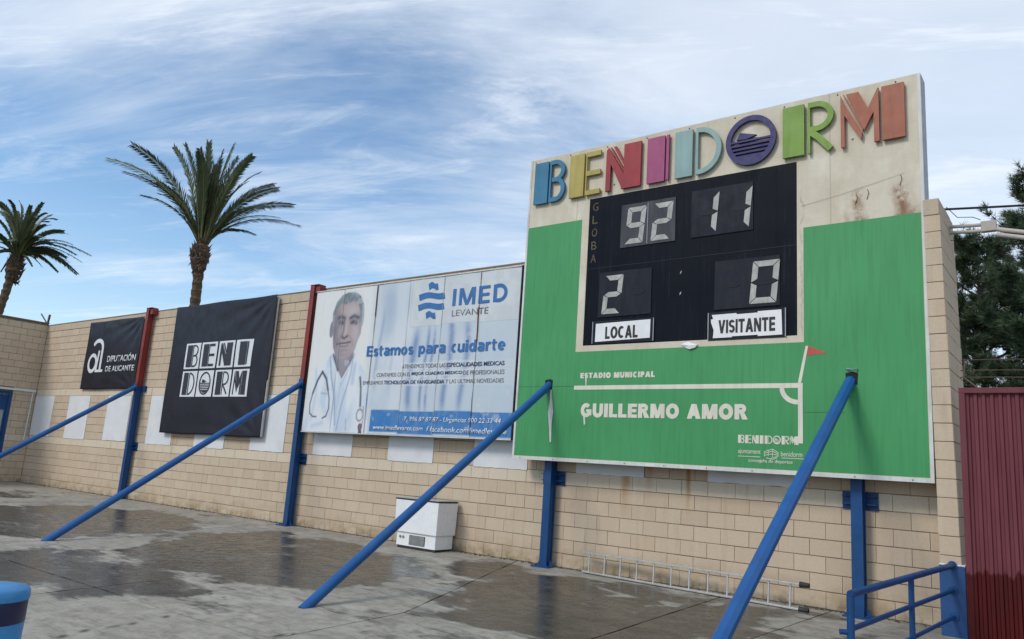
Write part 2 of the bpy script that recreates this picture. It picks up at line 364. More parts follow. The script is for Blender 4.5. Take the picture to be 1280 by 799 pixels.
# ------------------------------------------------------------------ mesh helpers
class MB:
    def __init__(s): s.v = []; s.f = []
    def add(s, vs, fs):
        o = len(s.v); s.v += [tuple(v) for v in vs]; s.f += [tuple(i+o for i in f) for f in fs]; return s
    def box(s, x0, x1, y0, y1, z0, z1):
        return s.add([(x0, y0, z0), (x1, y0, z0), (x1, y1, z0), (x0, y1, z0), (x0, y0, z1), (x1, y0, z1), (x1, y1, z1), (x0, y1, z1)],
                     [(3, 2, 1, 0), (4, 5, 6, 7), (0, 1, 5, 4), (1, 2, 6, 5), (2, 3, 7, 6), (3, 0, 4, 7)])
    def tube(s, a, b, r, n=12, r2=None, cap=True, rot=0.):
        a, b = Vector(a), Vector(b); d = (b-a).normalized(); r2 = r if r2 is None else r2
        u = d.cross(Vector((0, 0, 1)) if abs(d.z) < .95 else Vector((1, 0, 0))).normalized(); v = d.cross(u)
        vs = []
        for P, rr in ((a, r), (b, r2)):
            for i in range(n):
                t = 2*math.pi*i/n+rot; vs.append(P+(u*math.cos(t)+v*math.sin(t))*rr)
        fs = [(i, i+n, (i+1) % n+n, (i+1) % n) for i in range(n)]
        if cap: fs += [tuple(range(n)), tuple(range(2*n-1, n-1, -1))]
        return s.add(vs, fs)
    def path(s, pts, r, n=8, radii=None):
        pts = [Vector(p) for p in pts]; k = len(pts); vs = []
        for i, P in enumerate(pts):
            d = (pts[min(i+1, k-1)]-pts[max(i-1, 0)]).normalized()
            u = d.cross(Vector((0, 0, 1)) if abs(d.z) < .9 else Vector((1, 0, 0))).normalized(); v = d.cross(u)
            rr = radii[i] if radii else r
            for j in range(n):
                t = 2*math.pi*j/n; vs.append(P+(u*math.cos(t)+v*math.sin(t))*rr)
        fs = [(i*n+j, (i+1)*n+j, (i+1)*n+(j+1) % n, i*n+(j+1) % n) for i in range(k-1) for j in range(n)]
        fs += [tuple(range(n)), tuple(range(k*n-1, (k-1)*n-1, -1))]
        return s.add(vs, fs)
    def prism(s, pts, y0, y1):
        """outline in the XZ plane (simple polygon) extruded from y0 (front) to y1"""
        n = len(pts)
        ar = sum(pts[i][0]*pts[(i+1) % n][1]-pts[(i+1) % n][0]*pts[i][1] for i in range(n))
        if ar < 0: pts = pts[::-1]
        from mathutils.geometry import tessellate_polygon
        tris = tessellate_polygon([[Vector((p[0], p[1], 0)) for p in pts]])
        vs = [(p[0], y0, p[1]) for p in pts]+[(p[0], y1, p[1]) for p in pts]
        fs = []
        for a, b_, c in tris:
            A, B_, C = pts[a], pts[b_], pts[c]
            cr = (B_[0]-A[0])*(C[1]-A[1])-(B_[1]-A[1])*(C[0]-A[0])
            t3 = (a, b_, c) if cr > 0 else (a, c, b_)
            fs.append(t3); fs.append(tuple(i+n for i in t3[::-1]))
        fs += [(i, i+n, (i+1) % n+n, (i+1) % n) for i in range(n)]
        return s.add(vs, fs)
    def stroke(s, pts, wd, y0, y1, closed=False):
        """thick line in the XZ plane extruded in y; joined quads, mitred"""
        k = len(pts); P = [Vector((p[0], p[1])) for p in pts]; L = []; Rr = []
        for i in range(k):
            if closed: a, b_ = P[i-1], P[(i+1) % k]
            else: a, b_ = P[max(i-1, 0)], P[min(i+1, k-1)]
            d1 = (P[i]-a) if (P[i]-a).length > 1e-9 else (b_-P[i]); d2 = (b_-P[i]) if (b_-P[i]).length > 1e-9 else d1
            d1, d2 = d1.normalized(), d2.normalized(); t = (d1+d2)
            t = t.normalized() if t.length > 1e-6 else d1
            n = Vector((-t.y, t.x)); c = max(.5, n.dot(Vector((-d1.y, d1.x))))
            L.append(P[i]+n*wd/2/c); Rr.append(P[i]-n*wd/2/c)
        m = k if closed else k-1
        vs = []
        for i in range(k): vs += [(L[i].x, y0, L[i].y), (Rr[i].x, y0, Rr[i].y), (L[i].x, y1, L[i].y), (Rr[i].x, y1, Rr[i].y)]
        fs = []
        for i in range(m):
            a, b_ = 4*i, 4*((i+1) % k)
            fs += [(a, a+1, b_+1, b_), (a+2, b_+2, b_+3, a+3), (a, b_, b_+2, a+2), (a+1, a+3, b_+3, b_+1)]
        if not closed: fs += [(0, 2, 3, 1), (4*k-4, 4*k-3, 4*k-1, 4*k-2)]
        return s.add(vs, fs)
    def mesh(s, name, m, smooth=False, fix=True):
        me = bpy.data.meshes.new(name); me.from_pydata(s.v, [], s.f)
        if fix:
            bm = bmesh.new(); bm.from_mesh(me); bmesh.ops.recalc_face_normals(bm, faces=bm.faces); bm.to_mesh(me); bm.free()
        if m: me.materials.append(m if not isinstance(m, str) else M[m])
        if smooth:
            for p in me.polygons: p.use_smooth = True
            try: me.set_sharp_from_angle(angle=R(40))
            except Exception: pass
        return me
    def build(s, name, m, parent=None, smooth=False, bevel=0., fix=True):
        o = bpy.data.objects.new(name, s.mesh(name, m, smooth, fix)); col.objects.link(o)
        if parent: attach(o, parent)
        if bevel:
            b = o.modifiers.new('bevel', 'BEVEL'); b.width = bevel; b.segments = 2; b.limit_method = 'ANGLE'; b.angle_limit = R(35)
        return o


def attach(o, parent):
    o.parent = parent
    o.matrix_parent_inverse = Matrix.Translation(-Vector(parent_world(parent)))


def parent_world(p):
    return WLOC.get(p.name, Vector((0, 0, 0)))


WLOC = {}


def tag(o, label=None, cat=None, group=None, kind=None):
    if label: o['label'] = label
    if cat: o['category'] = cat
    if group: o['group'] = group
    if kind: o['kind'] = kind
    return o


def thing(name, label, cat, loc=(0, 0, 0), group=None):
    o = bpy.data.objects.new(name, None); o.empty_display_size = .2; col.objects.link(o); o.location = loc
    WLOC[o.name] = Vector(loc)
    return tag(o, label, cat, group)


def text_width(s, bold, shear):
    cu = bpy.data.curves.new('measure', 'FONT'); cu.body = s; cu.offset = bold; cu.shear = shear; cu.resolution_u = 2
    o = bpy.data.objects.new('measure', cu); col.objects.link(o)
    me = bpy.data.meshes.new_from_object(o.evaluated_get(bpy.context.evaluated_depsgraph_get()))
    c = np.empty(len(me.vertices)*3); me.vertices.foreach_get('co', c); c = c.reshape(-1, 3)
    bpy.data.objects.remove(o); bpy.data.curves.remove(cu); bpy.data.meshes.remove(me)
    return c[:, 0].min(), c[:, 0].max(), c[:, 1].min(), c[:, 1].max()


def text(name, s, x0, x1, z0, z1, y, m, parent, bold=0., shear=0., th=.003, warp=None, slope=0.):
    """flat lettering, one mesh per word, fitted into a box"""
    if ' ' in s:
        A = text_width(s, bold, shear); k = (x1-x0)/(A[1]-A[0]); kz = (z1-z0)/(A[3]-A[2]); pre = ''
        for wd in s.split(' '):
            full = text_width(pre+wd, bold, shear); own = text_width(wd, bold, shear)
            b = x0+(full[1]-A[0])*k; a = b-(own[1]-own[0])*k
            text(name, wd, a, b, z0+(own[2]-A[2])*kz, z0+(own[3]-A[2])*kz, y, m, parent, bold, shear, th, warp); pre += wd+' '
        return
    """flat lettering fitted into a box of the XZ plane (facing -Y)"""
    cu = bpy.data.curves.new(name, 'FONT'); cu.body = s; cu.offset = bold; cu.shear = shear; cu.extrude = 0.0; cu.resolution_u = 4
    o = bpy.data.objects.new(name, cu); col.objects.link(o)
    dg = bpy.context.evaluated_depsgraph_get(); me = bpy.data.meshes.new_from_object(o.evaluated_get(dg))
    bpy.data.objects.remove(o); bpy.data.curves.remove(cu)
    co = np.empty(len(me.vertices)*3); me.vertices.foreach_get('co', co); co = co.reshape(-1, 3)
    mn, mx = co.min(0), co.max(0)
    X = x0+(co[:, 0]-mn[0])/(mx[0]-mn[0])*(x1-x0); Z = z0+(co[:, 1]-mn[1])/(mx[1]-mn[1])*(z1-z0)+slope*(X-x0)
    Y = np.full_like(X, y)
    if warp: Y = y+warp(X, Z)
    me.vertices.foreach_set('co', np.stack([X, Y, Z], 1).ravel()); me.name = name
    bm = bmesh.new(); bm.from_mesh(me); 
    r = bmesh.ops.extrude_face_region(bm, geom=bm.faces[:])
    for v in r['geom']:
        if isinstance(v, bmesh.types.BMVert): v.co.y -= th
    bmesh.ops.recalc_face_normals(bm, faces=bm.faces); bm.to_mesh(me); bm.free()
    me.materials.clear(); me.materials.append(M[m])
    o = bpy.data.objects.new(name, me); col.objects.link(o)
    if parent: attach(o, parent)
    return o


def glyph(ch, t):
    """bold sans letter one unit high: (advance width, [polygons], [(centre line, closed, width)])"""
    h = t/2; P, S = [], []
    rc = lambda a, b, c, d: P.append([(a, c), (b, c), (b, d), (a, d)])
    def el(cx, cz, rx, rz, a0, a1, n=20): return [(cx+rx*math.cos(R(a0+(a1-a0)*i/n)), cz+rz*math.sin(R(a0+(a1-a0)*i/n))) for i in range(n+1)]
    k = t*1.08; tb = t*.86; xh = .745
    if ch == 'A': w = .84; P.extend([[(0, 0), (k, 0), (w/2+k/2, 1), (w/2-k/2, 1)], [(w-k, 0), (w, 0), (w/2+k/2, 1), (w/2-k/2, 1)]]); rc(k*.75, w-k*.75, .19, .19+tb)
    elif ch == 'B': w = .70; rc(0, t, 0, 1); S.append(([(t*.8, 1-h), (.36, 1-h)]+el(.38, .75-h*.3, .32-h, .25-h*.7, 90, -90)+[(t*.8, .5)], 0, tb)); S.append(([(t*.8, .5), (.38, .5)]+el(.38, .25+h*.5, .32-h, .25-h*.5, 90, -90)+[(t*.8, h)], 0, tb))
    elif ch == 'C': w = .76; S.append((el(w/2, .5, w/2-h, .5-h*.9, 48, 312, 26), 0, t))
    elif ch == 'D': w = .76; rc(0, t, 0, 1); S.append(([(t*.8, 1-h*.9), (.3, 1-h*.9)]+el(.32, .5, w-.32-h, .5-h*.9, 90, -90, 24)+[(t*.8, h*.9)], 0, t*.95))
    elif ch == 'E': w = .62; rc(0, t, 0, 1); rc(t, w, 0, tb); rc(t, w*.94, .5-tb/2, .5+tb/2); rc(t, w, 1-tb, 1)
    elif ch == 'G': w = .80; S.append((el(w/2, .5, w/2-h, .5-h*.9, 45, 325, 26), 0, t)); rc(w*.5, w, .36, .36+tb*.9); rc(w-t*.9, w, .12, .40)
    elif ch == 'I': w = t; rc(0, t, 0, 1)
    elif ch == 'L': w = .58; rc(0, t, 0, 1); rc(t, w, 0, tb)
    elif ch == 'M': w = .92; rc(0, t*.9, 0, 1); rc(w-t*.9, w, 0, 1); P.extend([[(0, 1), (t*1.2, 1), (w/2+t*.42, 0), (w/2-t*.42, 0)], [(w-t*1.2, 1), (w, 1), (w/2+t*.42, 0), (w/2-t*.42, 0)]])
    elif ch == 'N': w = .76; rc(0, t*.92, 0, 1); rc(w-t*.92, w, 0, 1); P.append([(0, 1), (t*1.15, 1), (w, 0), (w-t*1.15, 0)])
    elif ch == 'O': w = .84; S.append((el(w/2, .5, w/2-h, .5-h*.9, 0, 360, 32)[:-1], 1, t))
    elif ch == 'P': w = .66; rc(0, t, 0, 1); S.append(([(t*.8, 1-h*.9), (.34, 1-h*.9)]+el(.36, .68, w-.36-h, .32-h*.9, 90, -90)+[(t*.8, .36+h*.9)], 0, tb))
    elif ch == 'R': w = .74; rc(0, t, 0, 1); S.append(([(t*.8, 1-h*.9), (.36, 1-h*.9)]+el(.38, .70, .68-.38-h, .30-h*.9, 90, -90)+[(t*.8, .40+h*.9)], 0, tb)); P.append([(w-k*1.05, 0), (w+.02, 0), (.36+k*.6, .46), (.34-k*.2, .46)])
    elif ch == 'S': w = .66; S.append((el(w/2, .75-h*.45, w/2-h, .25-h*.45, 25, 270)+el(w/2, .25+h*.45, w/2-h, .25-h*.45, 90, -155)[1:], 0, t*.92))
    elif ch == 'T': w = .68; rc(w/2-h, w/2+h, 0, 1-tb); rc(0, w, 1-tb, 1)
    elif ch == 'U': w = .76; S.append(([(h, 1), (h, .42)]+el(w/2, .42, w/2-h, .42-h*.9, 180, 360)[1:]+[(w-h, 1)], 0, t))
    elif ch == 'V': w = .78; P.extend([[(0, 1), (k, 1), (w/2+k*.4, 0), (w/2-k*.5, 0)], [(w-k, 1), (w, 1), (w/2+k*.5, 0), (w/2-k*.4, 0)]])
    elif ch == 'a': w = .60; S.append((el(w*.46, xh*.30, w*.46-h*.9, xh*.30-h*.7, 0, 360, 22)[:-1], 1, t*.78)); S.append(([(.09, xh*.86), (.2, xh-h*.7)]+el(w-h-.14, xh-h-.1, .14, .12, 90, 0, 8)+[(w-h, 0)], 0, t*.9))
    elif ch == 'c': w = .47; S.append((el(w/2+.03, xh/2, w/2-h*.7, xh/2-h*.85, 55, 305), 0, t*.92))
    elif ch == 'd': w = .62; S.append((el(w*.46, xh/2, w*.46-h*.9, xh/2-h*.85, 0, 360, 24)[:-1], 1, t*.88)); rc(w-t*.92, w, 0, 1.02)
    elif ch == 'e': w = .60; S.append((el(w/2, xh/2, w/2-h*.9, xh/2-h*.85, 0, 318, 24), 0, t*.9)); rc(t*.6, w-.01, xh/2-t*.30, xh/2+t*.30)
    elif ch == 'i': w = t; rc(0, t*.95, 0, xh); rc(0, t*.95, .85, 1.03)
    elif ch == 'm': w = .94; rc(0, t*.9, 0, xh); S.append(([(h, xh*.55)]+el(w*.27, xh-h-.12, w*.27-h*.3, .12, 180, 0, 12)+[(w*.5, 0)], 0, t*.88)); S.append(([(w*.5, xh*.6)]+el(w*.745, xh-h-.12, w*.245-h*.5, .12, 180, 0, 12)+[(w-h, 0)], 0, t*.88))
    elif ch == 'o': w = .62; S.append((el(w/2, xh/2, w/2-h*.9, xh/2-h*.85, 0, 360, 26)[:-1], 1, t*.92))
    elif ch == 'p': w = .62; S.append((el(w*.54, xh/2, w*.46-h*.9, xh/2-h*.85, 0, 360, 24)[:-1], 1, t*.88)); rc(0, t*.92, -.26, xh)
    elif ch == 'r': w = .42; rc(0, t*.92, 0, xh); S.append(([(h*1.2, xh*.62), (.2, xh*.88), (.32, xh-h*.8), (w, xh-h*.85)], 0, t*.85))
    elif ch == 's': w = .50; S.append((el(w/2, xh*.75-h*.4, w/2-h*.9, xh*.25-h*.4, 25, 270, 14)+el(w/2, xh*.25+h*.4, w/2-h*.9, xh*.25-h*.4, 90, -155, 14)[1:], 0, t*.8))
    elif ch == 't': w = .42; S.append(([(.17, .96), (.17, .25)]+el(.30, .22, .13, .22-h*.8, 180, 275, 8), 0, t*.9)); rc(0, w, xh-t*.7, xh)
    elif ch == 'u': w = .60; S.append(([(h, xh), (h, .26)]+el(w*.46, .26, w*.46-h*.8, .26-h*.8, 180, 330, 12)[1:], 0, t*.9)); rc(w-t*.92, w, 0, xh)
    else: w = .34
    return w, P, S


def sign_text(name, s, x0, x1, z0, z1, y, m, parent, t=.24, gap=.10, th=.003, tall=1.):
    """heavy sans lettering drawn from shapes and fitted between x0..x1, cap height z0..z1"""
    gs = [glyph(c, t) for c in s]; tot = sum(g[0] for g in gs)+gap*(len(s)-1); kx = (x1-x0)/tot; kz = z1-z0; x = 0; mb = MB(); q = 0
    if ' ' in s:
        for wd in s.split(' '):
            n_ = sum(glyph(c, t)[0] for c in wd)+gap*(len(wd)-1)
            sign_text(name, wd, x0+x*kx, x0+(x+n_)*kx, z0, z1, y, m, parent, t, gap, th); x += n_+2*gap+.34
        return
    for w_, P, S in gs:
        fx = lambda v: x0+(x+v)*kx
        for p in P: mb.prism([(fx(a), z0+b_*kz) for a, b_ in p], y-th-q*.00025, y); q += 1
        for pts, cl, wd in S:
            mb.stroke([(fx(a), z0+b_*kz) for a, b_ in pts], wd*(kx*.6+kz*.4), y-th-q*.00025, y, bool(cl)); q += 1
        q = 0 if q > 8 else q; x += w_+gap
    return mb.build(name, m, parent)


# numpy value noise
_rng = np.random.RandomState(3); _G = _rng.rand(256, 256)


def vnoise(x, y):
    xi = np.floor(x).astype(int); yi = np.floor(y).astype(int); fx = x-xi; fy = y-yi
    fx = fx*fx*(3-2*fx); fy = fy*fy*(3-2*fy)
    g = lambda a, b: _G[a % 256, b % 256]
    return (g(xi, yi)*(1-fx)+g(xi+1, yi)*fx)*(1-fy)+(g(xi, yi+1)*(1-fx)+g(xi+1, yi+1)*fx)*fy


def fbm(x, y, o=5):
    s = 0; a = .5
    for i in range(o): s = s+a*vnoise(x*2**i+i*17.3, y*2**i+i*9.1); a *= .5
    return s/(1-.5**o)


def sdpoly(x, y, P):
    d = np.full(x.shape, 1e9); ins = np.zeros(x.shape, bool); n = len(P)
    for i in range(n):
        ax, ay = P[i]; bx, by = P[(i+1) % n]; ex, ey = bx-ax, by-ay
        t = np.clip(((x-ax)*ex+(y-ay)*ey)/(ex*ex+ey*ey+1e-12), 0, 1)
        d = np.minimum(d, np.hypot(x-ax-ex*t, y-ay-ey*t))
        c = ((ay > y) != (by > y)) & (x < (bx-ax)*(y-ay)/(by-ay+1e-12)+ax); ins ^= c
    return np.where(ins, d, -d)


def sdline(x, y, P):
    d = np.full(x.shape, 1e9)
    for (ax, ay), (bx, by) in zip(P[:-1], P[1:]):
        ex, ey = bx-ax, by-ay; t = np.clip(((x-ax)*ex+(y-ay)*ey)/(ex*ex+ey*ey+1e-12), 0, 1)
        d = np.minimum(d, np.hypot(x-ax-ex*t, y-ay-ey*t))
    return d


def grid_mesh(name, V, nx, ny, m, colors=None, cname='print', smooth=False):
    """V: (ny+1)*(nx+1) x 3 array"""
    idx = np.arange((nx+1)*(ny+1)).reshape(ny+1, nx+1)
    F = np.stack([idx[:-1, :-1], idx[:-1, 1:], idx[1:, 1:], idx[1:, :-1]], -1).reshape(-1, 4)
    me = bpy.data.meshes.new(name); me.from_pydata(V.tolist(), [], F.tolist())
    me.materials.append(M[m])
    if colors is not None:
        a = me.color_attributes.new(cname, 'FLOAT_COLOR', 'POINT')
        c4 = np.ones((len(V), 4)); c4[:, :3] = colors; a.data.foreach_set('color', c4.ravel())
    if smooth:
        for p in me.polygons: p.use_smooth = True
    o = bpy.data.objects.new(name, me); col.objects.link(o); return o


# ------------------------------------------------------------------ ground
def gz(y): return np.clip(.035*np.asarray(y, float), -.32, 0)


gb = MB()
ys = [-600, -30, -9.2, 0., 30, 600]; xs_ = [-600, -40, -20, 10, 40, 600]
zs = [float(gz(v))-.035 for v in ys]
for j in range(5):
    for i in range(5):
        gb.add([(xs_[i], ys[j], zs[j]), (xs_[i+1], ys[j], zs[j]), (xs_[i+1], ys[j+1], zs[j+1]), (xs_[i], ys[j+1], zs[j+1])], [(0, 1, 2, 3)])
ground = gb.build('ground', 'dirt', fix=False); tag(ground, kind='structure')

WET = [([(.5, -4.05), (-.01, -2.87), (-.37, -1.85), (-.36, -.99), (-.03, -.76), (.29, -.76), (.61, -.34), (1.61, -.5), (2.18, -.6), (2.81, -.7), (3.35, -.6), (3.6, -.4), (3.53, -1.48), (3.5, -2.21), (2.9, -3.6), (1.99, -3.92), (1.14, -3.95)], 1.),
       ([(-4.95, -4.3), (-6.34, -2.53), (-6.04, -1.06), (-4.22, -.9), (-2.92, -1.18), (-1.58, -1.49), (-1.22, -1.71), (-.91, -2.92), (-1.1, -3.77), (-1.89, -4.4), (-3.06, -4.45), (-3.92, -4.42)], .86),
       ([(-12.67, -3.64), (-11.9, -1.64), (-10.25, -1.13), (-8.76, -1.12), (-6.91, -1.6), (-6.74, -2.54), (-6.78, -3.92), (-7.87, -5.18), (-11, -5.1)], .8),
       ([(-6.08, -5.94), (-5.32, -4.56), (-3.28, -4.56), (-1.81, -4.67), (-1.66, -5.42), (-2.03, -5.9), (-3.44, -6.2)], .85),
       ([(-1.6, -.85), (-.86, -.34), (-.17, -.27), (-.05, -1.22), (-.45, -1.75), (-1.09, -1.53)], .85),
       ([(-18, -2.8), (-16, -1.3), (-14, -1.5), (-14.5, -2.5)], .6),
       ([(4.1, -1.9), (4.6, -.9), (5.0, -1.2), (4.8, -2.6)], .62), ([(2.55, -4.0), (3.5, -2.6), (4.0, -3.5), (3.6, -5.)], .7)]
DRY = [[(1.04, -.86), (1.5, -.72), (1.52, -1.19), (1.13, -1.19)], [(1.73, -1.17), (2.38, -.75), (2.57, -1.42), (2.24, -2.13), (2.18, -1.43)]]
PALE = [([(-1.9, -4.9), (-1.2, -4.95), (-.6, -4.5), (.1, -4.2), (.45, -3.95), (.2, -3.4), (-.2, -2.5), (-.5, -1.7)], .16),
        ([(-7.4, -4.9), (-6.75, -3.9), (-6.85, -1.6)], .13), ([(-1.1, -.35), (.9, -.22)], .12), ([(-2.5, -.95), (-.9, -1.1)], .15),
        ([(-5.2, -4.62), (-1., -4.55)], .05), ([(.5, -4.02), (2.3, -4.02)], .06), ([(-2.8, -6.4), (-2.65, -5.7), (-1.2, -5.75)], .10)]
CRACK = [[(-1.84, -4.85), (-1.66, -4.83), (-1.5, -4.93), (-1.3, -4.9), (-1.16, -4.96)], [(-.9, -5.62), (-.75, -6.1), (-.85, -6.5), (-.6, -7.)],
         [(.5, -5.3), (.4, -5.55), (.5, -5.9)]]


def wetmap(x, y):
    wx = x+(fbm(x*1.6+5, y*2.4, 7)-.5)*2.6; wy = y+(fbm(x*1.6, y*2.4+31, 7)-.5)*1.6
    wv = np.zeros_like(x)
    for P, a in WET:
        d = sdpoly(wx*.6+x*.4, wy*.6+y*.4, P); wv = np.maximum(wv, a*np.clip(.5+d/.45, 0, 1))
    for P in DRY: wv -= .75*np.clip(.5+sdpoly(wx, wy, P)/.2, 0, 1)
    wv = wv+(fbm(x*1.7, y*4.1, 6)-.5)*1.0*(wv > .02)+np.clip(fbm(x*.9+40, y*2.3, 6)-.55, 0, 1)*2.2
    wv = np.clip(wv, 0, 1)
    pl = np.zeros_like(x)
    for P, wd in PALE: pl = np.maximum(pl, np.clip(1.2-sdline(wx*.7+x*.3, wy*.7+y*.3, P)/wd, 0, 1))
    cr = np.zeros_like(x)
    jx = x+(fbm(x*9, y*9, 3)-.5)*.09; jy = y+(fbm(x*9+7, y*9, 3)-.5)*.09
    for P in CRACK: cr = np.maximum(cr, np.clip(1.5-sdline(jx, jy, P)/.012, 0, 1))
    return np.stack([wv, pl, cr], -1)


def slab(y0, y1, xl, xr, step=.05, label=None):
    """cast slab between y0 (near the wall) and y1, side edges given as functions of y; real 3 cm lip and gap"""
    g = .006
    ny = max(2, int(abs(y1-y0)/step)); yy = np.linspace(y0-g, y1+g, ny+1)
    wmax = max(xr(y)-xl(y) for y in (y0, y1)); nx = max(2, int(wmax/step))
    X = np.stack([np.linspace(xl(y)+g, xr(y)-g, nx+1) for y in yy]); Y = np.repeat(yy[:, None], nx+1, 1)
    # chipped, wandering edges
    ed = (fbm(X*3, Y*3, 4)-.5)*.03
    lim = np.minimum(np.arange(nx+1), nx-np.arange(nx+1))[None, :] == 0
    X = X+np.where(lim, np.abs(ed)*np.where(np.arange(nx+1) == 0, 1, -1)[None, :], 0)
    limy = np.minimum(np.arange(ny+1), ny-np.arange(ny+1))[:, None] == 0
    Y = Y+np.where(limy, np.abs(ed)*np.where(np.arange(ny+1) == 0, -1, 1)[:, None], 0)
    Z = gz(Y)+(fbm(X*.7, Y*.7, 3)-.5)*.012
    V = np.stack([X, Y, Z], -1).reshape(-1, 3)
    C = wetmap(X.ravel(), Y.ravel())
    # skirt
    o = grid_mesh('concrete_slab', V, nx, ny, 'concrete', C, 'wet', True)
    bm = bmesh.new(); bm.from_mesh(o.data); be = [e for e in bm.edges if e.is_boundary]
    r = bmesh.ops.extrude_edge_only(bm, edges=be)
    for v in r['geom']:
        if isinstance(v, bmesh.types.BMVert): v.co.z -= .03
    bmesh.ops.recalc_face_normals(bm, faces=bm.faces)
    if bm.faces[0].normal.z < 0: bmesh.ops.reverse_faces(bm, faces=bm.faces)
    for e in be: e.smooth = False
    bm.to_mesh(o.data); bm.free()
    attach(o, ground)
    return o


K = lambda c: (lambda y: c)
diag = lambda y: (-1.0-.376*(y)) if y > -3.96 else .49
slab(0., -4.48, K(-19.78), K(-13.2), .08); slab(0, -4.48, K(-13.2), K(-6.85), .06)
slab(0., -4.48, K(-6.85), diag, .045)
slab(0., -3.955, diag, K(2.41), .04)
slab(0., -3.955, K(2.41), lambda y: 3.68+.085*y, .04); slab(0., -3.955, lambda y: 3.68+.085*y, K(5.6), .05)
for a, b_ in ((-19.78, -13.2), (-13.2, -7.9), (-7.9, -2.62), (-2.62, .49)): slab(-4.48, -5.65, K(a), K(b_), .05)
for a, b_ in ((-19.78, -13.2), (-13.2, -7.9), (-7.9, -2.62), (-2.62, .49)): slab(-5.65, -9.2, K(a), K(b_), .07)
slab(-3.955, -9.2, K(.49), K(2.41), .07); slab(-3.955, -9.2, K(2.41), K(5.6), .07)
slab(0., -9.2, K(5.6), K(9.5), .15)

# ------------------------------------------------------------------ main block wall
U = .3782
PANELS = [(-19.74, -18.42), (-17.41, -16.14), (-15.07, -13.83), (-12.80, -11.60), (-10.58, -9.36), (-8.37, -7.19), (-6.23, -5.08), (-4.09, -2.97), (-2.04, -.93), (-.014, 1.123), (2.08, 3.29)]
wall = thing('block_wall', 'long cream concrete block wall with white panels behind the scoreboard and banners', 'wall', (-7.5, 0, 0))
MB().box(-19.98, 4.88, .012, .2, -.3, 4.79).build('mortar_core', 'mortar', wall)


def block_box(mb, x0, x1, z0, z1, jy=0., d=.05):
    e = .0045
    r = lambda a=.0010: random.uniform(-a, a)
    q = .0022
    f = [(x0+q, jy, z0+e), (x1-q, jy, z0+e), (x1-q, jy, z1-e), (x0+q, jy, z1-e)]
    m_ = [(x0+r(), jy+.006, z0+r()), (x1+r(), jy+.006, z0+r()), (x1+r(), jy+.006, z1+r()), (x0+r(), jy+.006, z1+r())]
    bk = [(x, jy+d, z) for x, _, z in m_]
    mb.add(f+m_+bk, [(0, 1, 2, 3), (0, 4, 5, 1), (1, 5, 6, 2), (2, 6, 7, 3), (3, 7, 4, 0), (4, 8, 9, 5), (5, 9, 10, 6), (6, 10, 11, 7), (7, 11, 8, 4)])


variants = []
for k in range(6):
    mb = MB(); block_box(mb, -.1891+.0013, .1891-.0013, -.1+.0042, .1-.0035); variants.append(mb.mesh('block', 'block', fix=False))
cells = []
for row in range(24):
    z0 = row*.2; off = 0 if row % 2 else .5
    k0 = int(math.floor(-19.78/U))-1
    for k in range(k0, 14):
        a, b_ = (k+off)*U, (k+1+off)*U
        a, b_ = max(a, -19.78), min(b_, 4.88)
        if b_-a < .02: continue
        segs = [(a, b_)]
        if 7 <= row < 13:
            for (pa, pb) in PANELS:
                ns = []
                for (s0, s1) in segs:
                    if pb <= s0 or pa >= s1: ns.append((s0, s1)); continue
                    if pa > s0: ns.append((s0, pa))
                    if pb < s1: ns.append((pb, s1))
                segs = ns
        for s0, s1 in segs:
            if s1-s0 < .025: continue
            cx, cz = (s0+s1)/2, z0+.1
            hid = (-.9 < cx < 4.87 and cz > 1.6) or (-6.6 < cx < -1.0 and cz > 1.9) or (-12.1 < cx < -7.7 and cz > 1.7) or (-16.9 < cx < -13.6 and cz > 2.8)
            dist = math.hypot(cx-6.36, 10.04)
            cells.append((hid, dist/((s1-s0)/U)**.5, s0, s1, z0))
cells.sort(key=lambda c: (c[0], c[1]))
rest = MB()
for i, (hid, _, s0, s1, z0) in enumerate(cells):
    jy = random.uniform(-.0025, .0025)+(.0 if z0 < 4.5 else -.012)
    dzj = random.uniform(-.0012, .0012)
    if i < 300:
        if abs(s1-s0-U) < .001:
            o = bpy.data.objects.new('block', random.choice(variants)); col.objects.link(o); o.parent = wall
            o.location = Vector(((s0+s1)/2, jy, z0+.1+dzj))-WLOC[wall.name]
        else:
            mb = MB(); block_box(mb, s0+.0013, s1-.0013, z0+.0042, z0+.1965, jy); mb.build('block', 'block', wall, fix=False)
    else: block_box(rest, s0+.0013, s1-.0013, z0+.0042+dzj, z0+.1965+dzj, jy)
tag(rest.build('far_blocks', 'block', wall, fix=False), kind='stuff')
MB().box(-19.98, 4.86, -.018, .215, 4.80, 4.825).build('coping', 'mortar', wall)
for i, (a, b_) in enumerate(PANELS):
    rr = random.Random(i)
    zb = 1.402+rr.uniform(-.02, .008); n = 14
    pts = [(a+(b_-a)*j/n, zb+rr.uniform(-.006, .006)) for j in range(n+1)]+[(b_, 2.597), (a, 2.597)]
    MB().prism([(p[0]+.001, p[1]) for p in pts], -.012, .03).build('white_panel', 'panel', wall)

# ------------------------------------------------------------------ side wall on the left with the blue door
side = thing('side_wall', 'short cream block wall turning the far left corner, with a blue door', 'wall', (-19.8, -3, 0))
DY0, DY1, DZ = -1.75, -.65, 2.66
cs = MB()
cs.box(-20., -19.795, -5.5, DY0, -.4, 4.86).box(-20., -19.795, DY1, -.001, -.3, 4.86).box(-20., -19.795, DY0, DY1, DZ, 4.86)
cs.build('mortar_core', 'mortar', side)
sb = MB(); cnt = 0


